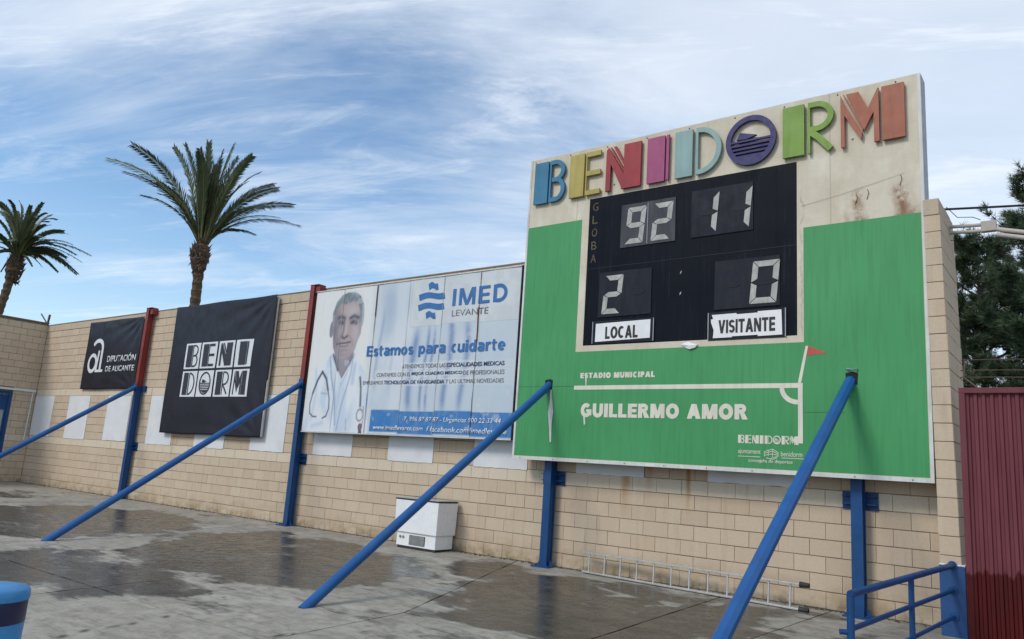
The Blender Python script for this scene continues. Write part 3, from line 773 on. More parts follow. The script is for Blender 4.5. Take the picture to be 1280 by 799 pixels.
def side_block(mb, y0, y1, z0, z1):
    e = .006; x = -19.78+random.uniform(-.002, .002)
    f = [(x, y0+e, z0+e), (x, y1-e, z0+e), (x, y1-e, z1-e), (x, y0+e, z1-e)]
    m_ = [(x-.006, y0, z0), (x-.006, y1, z0), (x-.006, y1, z1), (x-.006, y0, z1)]
    bk = [(x-.03, p[1], p[2]) for p in m_]
    mb.add(f+m_+bk, [(0, 1, 2, 3), (0, 4, 5, 1), (1, 5, 6, 2), (2, 6, 7, 3), (3, 7, 4, 0), (4, 8, 9, 5), (5, 9, 10, 6), (6, 10, 11, 7), (7, 11, 8, 4)])


for row in range(-1, 24):
    z0 = row*.2+ (0 if row > 0 else 0); off = 0 if row % 2 else .5
    for k in range(-15, 1):
        a, b_ = (k-1+off)*U, (k+off)*U; b_ = min(b_, -.003)
        if b_-a < .03: continue
        segs = [(a, b_)]
        if z0 < DZ-.05:
            ns = []
            for s0, s1 in segs:
                if DY1+.0 <= s0 or DY0 >= s1: ns.append((s0, s1)); continue
                if DY0 > s0: ns.append((s0, DY0))
                if DY1 < s1: ns.append((DY1, s1))
            segs = ns
        for s0, s1 in segs:
            if s1-s0 < .03: continue
            z1 = z0+.1965
            zz0 = max(z0+.004, DZ+.01) if (z0 < DZ < z1 and s0 >= DY0-.05 and s1 <= DY1+.05) else z0+.004
            if s1 > -1.75:
                mb = MB(); side_block(mb, s0+.003, s1-.003, zz0, z1); mb.build('block', 'block_side', side, fix=True)
            else: side_block(sb, s0+.003, s1-.003, zz0, z1)
tag(sb.build('far_blocks', 'block_side', side), kind='stuff')
MB().box(-20.03, -19.74, -5.5, .0, 4.862, 4.892).build('coping', 'mortar', side)
MB().box(-19.79, -19.70, -5.5, -.04, 2.705, 2.765).build('trunking', 'panel', side)
MB().tube((-19.72, -.12, 2.70), (-19.73, -.14, 1.25), .016, 8).build('conduit', 'panel', side)
MB().box(-19.775, -19.70, -.2, -.09, 1.14, 1.24).build('tap_box', 'conduit', side)
dr = MB().box(-19.84, -19.775, DY1-.09, DY1-.001, -.1, DZ-.003).box(-19.84, -19.775, DY0+.001, DY0+.09, -.1, DZ-.003).box(-19.84, -19.7755, DY0+.09, DY1-.09, DZ-.10, DZ-.003)
dr.build('door_frame', 'blue', side)
door = MB().box(-19.85, -19.81, DY0+.092, DY1-.092, -.03, 1.30).box(-19.85, -19.81, DY0+.092, DY1-.092, 2.10, DZ-.102).box(-19.85, -19.811, DY1-.14, DY1-.092, 1.30, 2.10).box(-19.85, -19.811, DY0+.092, DY0+.2, 1.30, 2.10).build('door', 'blue', side)
MB().box(-19.838, -19.828, DY0+.2, DY1-.14, 1.30, 2.10).build('pane', 'glass', door)

# ------------------------------------------------------------------ pier at the right
pier = thing('block_pier', 'tall narrow block pier at the right end of the wall with blue painted foot', 'pier', (4.99, -.2, 0))
lean = lambda z: -.010*z
for row in range(-1, 24):
    z0, z1 = row*.2+.0045, row*.2+.1965
    xa, xb = 4.888, 5.100-.004*max(row, 0)*.5
    ysplit = [(-.42, -.02), (-.017, .38), (.383, .62)] if row % 2 else [(-.42, -.22), (-.217, .20), (.203, .62)]
    for (ya, yb) in ysplit:
        j = random.uniform(-.003, .003); L0, L1 = lean(z0), lean(z1); e = .006
        mb = MB().add([(xa+L0+j, ya+e+j, z0), (xb+L0+j-e, ya+j, z0), (xb+L0+j, ya+e+j, z0), (xb+L0+j, yb, z0), (xa+L0+j, yb, z0),
                       (xa+L1+j, ya+e+j, z1), (xb+L1+j-e, ya+j, z1), (xb+L1+j, ya+e+j, z1), (xb+L1+j, yb, z1), (xa+L1+j, yb, z1)],
                      [(0, 1, 6, 5), (1, 2, 7, 6), (2, 3, 8, 7), (3, 4, 9, 8), (4, 0, 5, 9), (5, 6, 7, 8, 9), (4, 3, 2, 1, 0)])
        mb.build('block', 'block_pier', pier, bevel=.004)
pc = MB(); pc.add([(4.897, -.410, -.3), (5.092, -.410, -.3), (5.092, .612, -.3), (4.897, .612, -.3), (4.852, -.410, 4.79), (4.998, -.410, 4.79), (4.998, .612, 4.79), (4.852, .612, 4.79)],
                  [(3, 2, 1, 0), (4, 5, 6, 7), (0, 1, 5, 4), (1, 2, 6, 5), (2, 3, 7, 6), (3, 0, 4, 7)])
pc.build('mortar_core', 'mortar', pier)
MB().box(4.874, 5.118, -.436, .43, -.3, .715).build('painted_foot', 'pier_blue', pier, bevel=.006)
MB().box(4.80, 4.84, .05, .2, 4.83, 4.84)

db = MB(); rr = random.Random(31)
for _ in range(1500):
    x = rr.uniform(-19.6, 4.85); y = -.006-abs(rr.gauss(0, .045)); sz = rr.uniform(.006, .022); z = float(gz(y))+.004
    if rr.random() < .5: x = rr.choice((-13.3, -10.2, -6.6, -2.2, -.4, 1.2, 3.9))+rr.gauss(0, .35); y -= rr.random()*.06
    if x > 4.86 or x < -19.7: continue
    a = rr.uniform(0, 6.28); u = Vector((math.cos(a), math.sin(a), 0))*sz; v = Vector((-math.sin(a), math.cos(a), 0))*sz*.6; c = Vector((x, y, z)); tp_ = c+Vector((0, 0, sz*rr.uniform(.4, 1.1)))
    db.add([c-u, c-v, c+u, c+v, tp_], [(0, 1, 4), (1, 2, 4), (2, 3, 4), (3, 0, 4)])
tag(db.build('debris', 'dirt', fix=False), kind='stuff')

# ------------------------------------------------------------------ steel posts with raking struts
POSTS = [(-13.33, 'round', True, 'leftmost blue and red steel post, between the two black banners, with raking strut'),
         (-6.60, 'round', True, 'blue and red steel post between the square black banner and the doctor billboard, with strut'),
         (-.40, 'round', False, 'blue steel post whose round strut enters the scoreboard and passes the white freezer'),
         (4.00, 'octagon', False, 'blue steel post with faceted strut entering the right end of the scoreboard')]
for X, shp, redtop, lab in POSTS:
    t = thing('braced_post', lab, 'post', (X, -.13, 0), 'steel posts bracing the wall')
    w_, y0, y1 = .065, -.20, -.05
    b = MB(); b.box(X-w_, X+w_, y0, y0+.018, -.02, 2.80).box(X-w_, X+w_, y1-.018, y1, -.02, 2.80).box(X-.03, X+.05, y0+.018, y1-.018, -.02, 2.80)
    b.build('lower_shaft', 'blue', t, bevel=.003)
    if redtop:
        MB().box(X-w_, X+w_, y0, y0+.018, 2.803, 4.86).box(X-w_, X+w_, y1-.018, y1, 2.803, 4.86).box(X-.03, X+.05, y0+.018, y1-.018, 2.803, 4.84).build('upper_shaft', 'red', t, bevel=.003)
        MB().box(X+w_+.001, X+w_+.14, -.17, -.02, 4.70, 4.86).box(X-w_, X+w_+.14, -.21, -.02, 4.862, 4.875).build('top_bracket', 'red', t)
        MB().box(X-w_-.03, X+w_+.14, -.06, -.006, 2.70, 2.84).build('wall_bracket', 'blue', t)
    br = MB().box(X-.20, X+.20, -.022, -.004, 1.19, 1.40)
    for z in (1.25, 1.345): br.box(X-.19, X-w_-.002, -.085, -.022, z, z+.012).box(X+w_+.002, X+.19, -.085, -.022, z, z+.012)
    br.build('wall_bracket', 'blue', t, bevel=.002)
    MB().box(X-.155, X+.155, -.29, -.03, -.014, .010).build('base_plate', 'blue', t)
    for s in (-1, 1):
        g = MB(); xs0 = X+s*w_; g.add([(xs0, -.145, .008), (xs0+s*.085, -.145, .008), (xs0, -.145, .12), (xs0, -.128, .008), (xs0+s*.085, -.128, .008), (xs0, -.128, .12)],
                                      [(0, 1, 2), (5, 4, 3), (0, 3, 4, 1), (1, 4, 5, 2), (2, 5, 3, 0)]); g.build('gusset', 'blue', t)
    for s in (-1, 1): MB().tube((X+s*.1, -.235, .008), (X+s*.1, -.235, .03), .012, 6).build('bolt', 'blue', t)
    top = Vector((X+(.05 if X > -1 and X < 1 else .0), -.19, 2.80)); foot = Vector((X+(.05 if -1 < X < 1 else (-.10 if X > 3 else .02)), -4.60, -.19))
    if shp == 'round': MB().tube(top, foot, .057, 24).build('strut', 'bluelite', t, smooth=True)
    else: MB().tube(top, foot, .066, 8, rot=R(22.5)).build('strut', 'bluelite', t, bevel=.004)
    MB().box(X-.075, X+.075, -.36 if not redtop else -.215, -.201, 2.73, 2.90).build('strut_socket', 'blue', t, bevel=.004) if redtop else None
    if redtop: pass


# ------------------------------------------------------------------ scoreboard sign
SX = lambda x: x*1.0073-.0464
SZ = lambda z: z*1.0073-.0102
F = -.38
sign = thing('scoreboard_sign', 'large cream and green stadium scoreboard sign topped with multicoloured BENIDORM letters', 'scoreboard', (2., -.25, 1.5))
xl, xr_, zb, zt = SX(-.905), SX(4.865), SZ(1.545), SZ(6.40)
MB().box(xl+.02, xr_-.02, F+.012, -.30, zb+.02, zt-.02).build('backing_board', 'beige', sign)
# beige face with its recess left open
fa = MB()
dxa, dxb, dza, dzb = SX(.272), SX(3.404), SZ(3.253), SZ(5.545)
fa.box(xl+.03, xr_-.03, F, F+.0115, dzb, zt-.012).box(dxb, xr_-.03, F, F+.0115, zb+.03, dzb-.0005).box(xl+.03, dxa, F, F+.0115, zb+.03, dzb-.0005).box(dxa+.0005, dxb-.0005, F, F+.0115, zb+.03, dza)
fa.build('cream_face', 'beige', sign)
fr = MB()
fr.box(xl, xl+.035, F-.006, F+.05, zb, zt).box(xr_-.035, xr_, F-.006, F+.05, zb, zt).box(xl+.035, xr_-.035, F-.006, F+.05, zb, zb+.045)
fr.build('frame', 'frame', sign)
MB().box(xr_-.012, xr_+.002, F+.051, -.09, zb+.02, zt).build('side_plate', 'steel', sign)
MB().box(xl, xl+.012, F+.051, -.22, zb+.02, zt-.01).build('side_plate', 'steel', sign)
MB().box(xl+.035, xr_-.035, F+.0, F+.05, zt-.011, zt).build('top_trim', 'frame', sign)
for gx in (.3, 2.6, 4.3): MB().box(SX(gx), SX(gx)+.06, -.30, -.02, 4.3, 4.38).build('mounting_arm', 'steel', sign)
# green vinyl: left column, right column, lower field
G = F-.002
S_ = lambda pts: [(SX(a), SZ(b)) for a, b in pts]
MB().prism(S_([(-.868, 1.60), (4.822, 1.60), (4.822, 4.64), (3.484, 4.64), (3.484, 3.165), (.150, 3.165), (.150, 5.235), (-.868, 5.235)]), G, F+.001).build('green_field', 'green', sign)
# seams in the sheet
MB().box(xl+.04, SX(.26), G-.0015, G-.0005, SZ(2.648), SZ(2.652)).build('seam', 'black_ink', sign)
MB().box(SX(3.42), SX(3.95), G-.0015, G-.0005, SZ(2.30), SZ(2.303)).build('seam', 'black_ink', sign)
for gx, za, zb_ in ((.62, 1.62, 3.15), (1.80, 1.62, 3.15), (2.98, 1.62, 3.15), (4.10, 1.62, 4.62), (-.30, 3.2, 5.2)):
    MB().box(SX(gx)-.0015, SX(gx)+.0015, G-.0012, G-.0002, SZ(za), SZ(zb_)).build('sheet_joint', 'green', sign)
for k in range(10):
    for zq in (1.567,): MB().tube((SX(-.75+k*.6), F-.010, SZ(zq)), (SX(-.75+k*.6), F-.005, SZ(zq)), .008, 6).build('rivet', 'wire', sign)
# pitch markings
mk = MB()
mk.box(SX(.16), SX(3.411), G-.003, G, SZ(2.598), SZ(2.658)).box(SX(3.411), SX(3.468), G-.003, G, SZ(1.925), SZ(2.658))
mk.build('pitch_line', 'cream_print', sign)
arc = [(SX(3.411-.195*math.cos(a)), SZ(2.598-.175*math.sin(a))) for a in np.linspace(0, math.pi/2, 12)]
MB().stroke(arc, .058, G-.0031, G).build('corner_arc', 'cream_print', sign)
MB().prism(S_([(3.411, 2.66), (3.45, 2.66), (3.535, 3.115), (3.505, 3.115)]), G-.0032, G).build('flag_pole', 'cream_print', sign)
MB().prism(S_([(3.535, 3.112), (3.76, 3.02), (3.515, 2.995)]), G-.003, G).build('corner_flag', 'flagred', sign)
sign_text('lettering', 'ESTADIO MUNICIPAL', SX(.262), SX(1.472), SZ(2.765), SZ(2.845), G, 'cream_print', sign, .30, .09)
sign_text('lettering', 'GUILLERMO AMOR', SX(.295), SX(2.786), SZ(2.200), SZ(2.395), G, 'cream_print', sign, .27, .075)
text('lettering', 'ajuntament', SX(2.667), SX(2.953), SZ(1.762), SZ(1.832), G, 'cream_print', sign)
text('lettering', 'benidorm', SX(3.205), SX(3.46), SZ(1.762), SZ(1.822), G, 'cream_print', sign)
text('lettering', 'concejalia de deportes', SX(2.80), SX(3.345), SZ(1.660), SZ(1.716), G, 'cream_print', sign, bold=.012)
MB().box(SX(2.664), SX(2.948), G-.0025, G, SZ(1.738), SZ(1.745)).box(SX(3.21), SX(3.475), G-.0025, G, SZ(1.738), SZ(1.745)).build('underline', 'cream_print', sign)
em = MB()
for L in ([(3.0, 1.75), (3.0, 1.81), (3.10, 1.845), (3.17, 1.805), (3.17, 1.76), (3.08, 1.73)], [(3.0, 1.79), (3.10, 1.82), (3.17, 1.785)], [(3.05, 1.76), (3.05, 1.825)], [(3.10, 1.75), (3.10, 1.845)], [(3.02, 1.735), (3.10, 1.72), (3.16, 1.74)], [(3.0, 1.765), (3.10, 1.785), (3.17, 1.77)]):
    em.stroke(S_(L), .007, G-.0025, G)
em.build('crest_outline', 'cream_print', sign)

# --- art-deco letters, drawn in a 0.70 m tall box: closed polygons and strokes
T = .072


def arcpts(cx, cz, rx, rz, a0, a1, n=18):
    return [(cx+rx*math.cos(R(a0+(a1-a0)*i/n)), cz+rz*math.sin(R(a0+(a1-a0)*i/n))) for i in range(n+1)]


def deco(ch, mb, fx, fz, s, y0, y1, line=1.):
    T_ = T*line; cnt = [0]
    def nx_(): cnt[0] += 1; return (y1-y0)*.012*cnt[0]
    pr = lambda pts: mb.prism([(fx(x*s), fz(z*s)) for x, z in pts], y0+nx_(), y1)
    st = lambda pts, w_=T_, closed=False: mb.stroke([(fx(x*s), fz(z*s)) for x, z in pts], w_*s, y0+nx_(), y1, closed)
    rc = lambda a, b, c, d: pr([(a, c), (b, c), (b, d), (a, d)])
    h = T_/2
    if ch == 'B':
        rc(0, .265, 0, .70)
        st([(.295, .70-h), (.40, .70-h)]+arcpts(.40, .515, .145, .185-h, 90, -90)+[(.36, .33+h)])
        st([(.34, .33+h), (.42, .33+h)]+arcpts(.42, .1825+h/2, .135, .1825-h/2, 90, -90)+[(.295, h)])
        rc(.295, .325, T_, .70-T_)
    elif ch == 'E':
        rc(0, .262, 0, .70); rc(.292, .555, .625, .70); rc(.292, .555, .315, .39); rc(.292, .555, 0, .075); rc(.292, .312, .075, .315); rc(.292, .312, .39, .625)
    elif ch == 'N':
        pr([(0, 0), (.078, 0), (.078, .43), (.27, .03), (.27, .0), (.59, .0), (.59, .70), (.305, .70), (.305, .24), (.035, .70), (0, .66)])
        pr([(.06, .70), (.082, .70), (.303, .315), (.303, .27)]); pr([(.12, .70), (.165, .70), (.303, .445), (.303, .375)])
    elif ch == 'I':
        rc(0, .28, 0, .70); rc(.305, .345, .01, .70)
    elif ch == 'D':
        rc(0, .265, 0, .70)
        st([(.32, .70-h), (.36, .70-h)]+arcpts(.36, .35, .295, .35-h, 90, -90, 26)+[(.32, h)]); rc(.315, .35, T_, .70-T_)
    elif ch == 'O':
        st(arcpts(.345, .355, .345-h, .355-h, 0, 360, 48)[:-1], closed=True)
        pr([(.15, .385), (.20, .485), (.43, .415), (.30, .38)])
        for k, zc in enumerate((.355, .30, .245, .19, .135)):
            hw = (.31 if line == 1 else .30)*math.sqrt(max(0, 1-((zc-.355)/.315)**2)); rc(.345-hw, .345+hw, zc-.013, zc+.013)
        pr([(.345-.28*math.cos(a), .355-.29*math.sin(a)) for a in np.linspace(R(52), R(128), 12)])
    elif ch == 'R':
        rc(0, .275, 0, .70)
        st([(.325, .70-h), (.42, .70-h)]+arcpts(.42, .495, .185, .205-h, 90, -90, 22)+[(.33, .29+h)])
        st([(.345, .305), (.455, .20), (.60, .02)], T_*1.15); rc(.32, .35, 0, .70-T_)
    elif ch == 'M':
        pr([(0, 0), (.045, 0), (.045, .42), (.235, .06), (.25, .155), (.025, .62), (0, .70)])
        pr([(.03, .70), (.045, .70), (.262, .20), (.257, .165)])
        pr([(.065, .70), (.215, .70), (.32, .455), (.435, .70), (.445, .70), (.445, 0), (.385, 0), (.385, .40), (.275, .18)])
        rc(.478, .73, 0, .70)


letters = [('B', -.770), ('E', -.087), ('N', .570), ('I', 1.265), ('D', 1.710), ('O', 2.464), ('R', 3.242), ('M', 3.966)]
for ch, x0 in letters:
    mb = MB(); deco(ch, mb, lambda v: SX(x0+v), lambda v: SZ(5.60+v*1.), 1., F-.062, F-.022)
    o = mb.build('letter', 'L'+ch, sign)
    o['label'] = {'B': 'blue letter B', 'E': 'yellow letter E', 'N': 'red letter N', 'I': 'pink letter I', 'D': 'pale turquoise letter D', 'O': 'navy ring letter O with sea and sail', 'R': 'lime green letter R', 'M': 'orange letter M'}[ch]
pg = MB()
for ch, x0 in letters:
    wds = dict(B=.55, E=.5, N=.55, I=.3, D=.6, O=.65, R=.55, M=.7)[ch]
    for q in ((.12, .12), (.12, .58)): pg.tube((SX(x0+q[0]), F-.022, SZ(5.60+q[1])), (SX(x0+q[0]), F, SZ(5.60+q[1])), .012, 6)
pg.build('letter_spacers', 'steel', sign)
# small white logo on the green
cur = 2.664
for ch, x0 in letters:
    mb = MB(); k = .150
    deco(ch, mb, lambda v: SX(2.664+(x0+.770)*.137+v*.93), lambda v: SZ(1.905+v*.98), k, G-.0035, G, 1.15); mb.build('logo_letter', 'cream_print', sign)
MB().box(SX(3.36), SX(3.41), G-.0036, G, SZ(1.925), SZ(2.0)).build('logo_letter', 'cream_print', sign)

# --- dark scoreboard face
MB().box(dxa+.002, dxb-.002, F+.0045, F+.0118, dza+.002, dzb-.002).build('scoreboard_face', 'dark', sign)
nb = MB()
for i in range(1, 12):
    xx = dxa+(dxb-dxa)*i/12; nb.box(xx-.003, xx+.003, F+.0025, F+.0046, dza+.004, dzb-.004)
nb.build('sheet_rib', 'dark', sign)
MB().box(dxa+.01, dxb-.01, F+.0015, F+.0044, SZ(4.42), SZ(4.432)).build('seam', 'seg_off', sign)


def seg_polys(x0, x1, z0, z1, sl=.05, t=.076):
    zm = (z0+z1)/2; g = .006
    f = lambda x, z: (x+sl*((z-z0)/(z1-z0)-.5), z)
    A = [(x0+g, z1), (x1-g, z1), (x1-t-g, z1-t), (x0+t+g, z1-t)]
    Dd = [(x0+g, z0), (x0+t+g, z0+t), (x1-t-g, z0+t), (x1-g, z0)]
    Gm = [(x0+g+.01, zm), (x0+t, zm+t/2), (x1-t, zm+t/2), (x1-g-.01, zm), (x1-t, zm-t/2), (x0+t, zm-t/2)]
    Fs = [(x0, z1-g), (x0+t, z1-t-g), (x0+t, zm+t/2+g), (x0, zm+g)]
    Es = [(x0, z0+g), (x0, zm-g), (x0+t, zm-t/2-g), (x0+t, z0+t+g)]
    Bs = [(x1, z1-g), (x1, zm+g), (x1-t, zm+t/2+g), (x1-t, z1-t-g)]
    Cs = [(x1, z0+g), (x1-t, z0+t+g), (x1-t, zm-t/2-g), (x1, zm-g)]
    return {k: [f(*p) for p in v] for k, v in zip('ABCDEFG', (A, Bs, Cs, Dd, Es, Fs, Gm))}


ON = {'9': 'ABCDFG', '2': 'ABDEG', '1': 'BC', '0': 'ABCDEF', ' ': ''}
def digit_panel(x0, x1, z0, z1, chars, light, rx, label):
    o = MB().prism(S_([(x0, z0), (x1, z0+.005), (x1-.005, z1), (x0+.004, z1+.005)]), F-.010, F+.003).build('digit_window', 'dg_light' if light else 'dg_dark', sign)
    o['label'] = label
    for ch, (a, b_) in zip(chars, rx):
        for k, poly in seg_polys(a, b_, z0+.045, z1-.055).items():
            on = k in ON[ch]
            if not on and ch != ' ' and light: continue
            if not on and k != 'G': continue
            s = MB().prism(S_(poly), F-.015, F-.010).build('segment', 'seg_on' if on else 'seg_off')
            attach(s, o)
    mid = SX((x0+x1)/2)
    s = MB().box(mid-.004, mid+.004, F-.012, F-.010, SZ(z0+.02), SZ(z1-.02)).build('divider', 'steel' if light else 'seg_off'); attach(s, o)


digit_panel(.84, 1.72, 4.69, 5.345, '92', True, [(.935, 1.235), (1.365, 1.66)], 'dusty grey clock window showing 92')
digit_panel(1.955, 2.838, 4.70, 5.375, '11', False, [(2.04, 2.345), (2.50, 2.805)], 'dark window showing 11')
digit_panel(.512, 1.378, 3.663, 4.34, '2 ', False, [(.60, .90), (1.03, 1.30)], 'dark window showing the home score 2')
digit_panel(2.316, 3.196, 3.65, 4.315, ' 0', False, [(2.42, 2.70), (2.82, 3.17)], 'dark window showing the visiting score 0')
# name plates in their holders
def card(x0, x1, z0, z1, s, tx, label, torn=False):
    MB().box(SX(x0-.05), SX(x1+.05), F-.010, F+.004, SZ(z0-.035), SZ(z1+.035)).build('card_holder', 'seg_off', sign, bevel=.003)
    for e in (x0-.055, x1+.045): MB().box(SX(e), SX(e)+.012, F-.020, F-.0101, SZ(z0-.03), SZ(z1+.03)).build('holder_clip', 'steel', sign)
    if torn: pts = [(x0-.01, z1-.06), (x0+.02, z1-.055), (x0+.0, z1), (x0+.34, z1+.004), (x0+.34, z1-.012), (x0+.62, z1-.008), (x0+.62, z1+.01), (x1, z1+.012), (x1+.01, z0+.0), (x1-.3, z0-.006), (x1-.3, z0+.012), (x0+.28, z0+.008), (x0+.28, z0-.004), (x0+.02, z0-.006), (x0+.03, z0+.10), (x0-.01, z1-.1)]
    else: pts = [(x0, z0-.006), (x1, z0+.015), (x1+.002, z1+.012), (x0+.004, z1-.004)]
    c = MB().prism(S_(pts), F-.018, F-.0102).build('name_card', 'paper', sign); c['label'] = label
    sign_text('lettering', s, SX(tx[0]), SX(tx[1]), SZ(tx[2]), SZ(tx[3]), F-.018, 'black_ink', c, .23, .09)


card(.49, 1.381, 3.305, 3.572, 'LOCAL', (.66, 1.19, 3.335, 3.515), 'white card reading LOCAL')
card(2.29, 3.213, 3.272, 3.582, 'VISITANTE', (2.385, 3.135, 3.325, 3.505), 'white torn-edged card reading VISITANTE', True)
for i, ch in enumerate('GLOBA'):
    z = 5.34-i*.205
    text('lettering', ch, SX(.335), SX(.43), SZ(z), SZ(z+.13), F+.003, 'gold_ink', sign)
for z in (4.20, 3.90): MB().prism(S_([(1.805, z), (1.825, z+.01), (1.835, z+.05), (1.812, z+.035)]), F-.001, F+.0044).build('colon_dot', 'seg_on', sign)
# torn strip hanging from the strut hole, smaller tears, and the rag under the scoreboard
MB().prism(S_([(-.262, 2.60), (-.235, 2.60), (-.215, 2.45), (-.185, 2.27), (-.20, 2.10), (-.19, 1.82), (-.215, 1.815), (-.235, 2.0), (-.275, 2.25), (-.255, 2.45)]), G-.012, G-.004).build('torn_strip', 'frame', sign)
MB().prism(S_([(.345, 2.80), (.375, 2.80), (.375, 2.66), (.36, 2.66)]), G-.006, G-.003).build('torn_strip', 'frame', sign)
MB().prism(S_([(.345, 2.22), (.375, 2.22), (.385, 2.10), (.365, 2.08)]), G-.006, G-.003).build('torn_strip', 'frame', sign)
rg = MB(); rr = random.Random(5); rp = [(1.86, 3.20), (1.95, 3.235), (2.05, 3.20), (2.10, 3.19), (2.06, 3.15), (1.98, 3.13), (1.91, 3.16)]
cz = (1.98, 3.18)
vs = [(SX(cz[0]), F-.04, SZ(cz[1]))]+[(SX(a), F-.012-rr.random()*.02, SZ(b_)) for a, b_ in rp]+[(SX(a), F-.002, SZ(b_)) for a, b_ in rp]
n = len(rp); rg.add(vs, [(0, 1+i, 1+(i+1) % n) for i in range(n)]+[(1+i, 1+n+i, 1+n+(i+1) % n, 1+(i+1) % n) for i in range(n)]); rg.build('paper_scrap', 'paper', sign)
# openings where the struts pierce the sheet
for hx, hz in ((-.30, 2.70), (4.03, 2.72)):
    MB().prism([(SX(hx)+dx_, SZ(hz)+dz_) for dx_, dz_ in ((-.06, -.09), (.065, -.09), (.075, .045), (.02, .065), (-.065, .05))], G-.004, G-.0005).build('strut_opening', 'seg_off', sign)
MB().path([(SX(3.98), G-.02, SZ(2.82)), (SX(4.06), G-.05, SZ(2.80)), (SX(4.10), G-.02, SZ(2.82))], .01, 6).build('torn_edge', 'steel', sign)
# wires left on the cream board
MB().path([(SX(3.46), F-.006, SZ(4.93)), (SX(3.9), F-.012, SZ(5.0)), (SX(4.3), F-.008, SZ(5.08)), (SX(4.66), F-.012, SZ(5.16))], .002, 4).build('loose_wire', 'beige', sign)
for hx, zz_ in ((4.62, 5.14), (4.25, 5.02), (4.12, 4.98)): MB().path([(SX(hx), F-.006, SZ(zz_)), (SX(hx+.015), F-.012, SZ(zz_-.05)), (SX(hx-.01), F-.006, SZ(zz_-.13))], .0035, 4).build('loose_wire', 'wire', sign)
rb = random.Random(9)
for i in range(9):
    MB().tube((xl+.10+i*.68, F-.006, zt-.05), (xl+.10+i*.68, F, zt-.05), .010, 8).build('rivet', 'wire', sign)

# ------------------------------------------------------------------ billboard with the doctor
bill = thing('billboard', 'faded blue and white clinic billboard with a printed grey-haired doctor', 'billboard', (-3.7, -.2, 1.85))
IY = -.25
bx0, bx1, bz0, bz1 = -6.36, -1.10, 1.845, 4.675


def soft(d, w_): return np.clip(.5-d/w_, 0, 1)


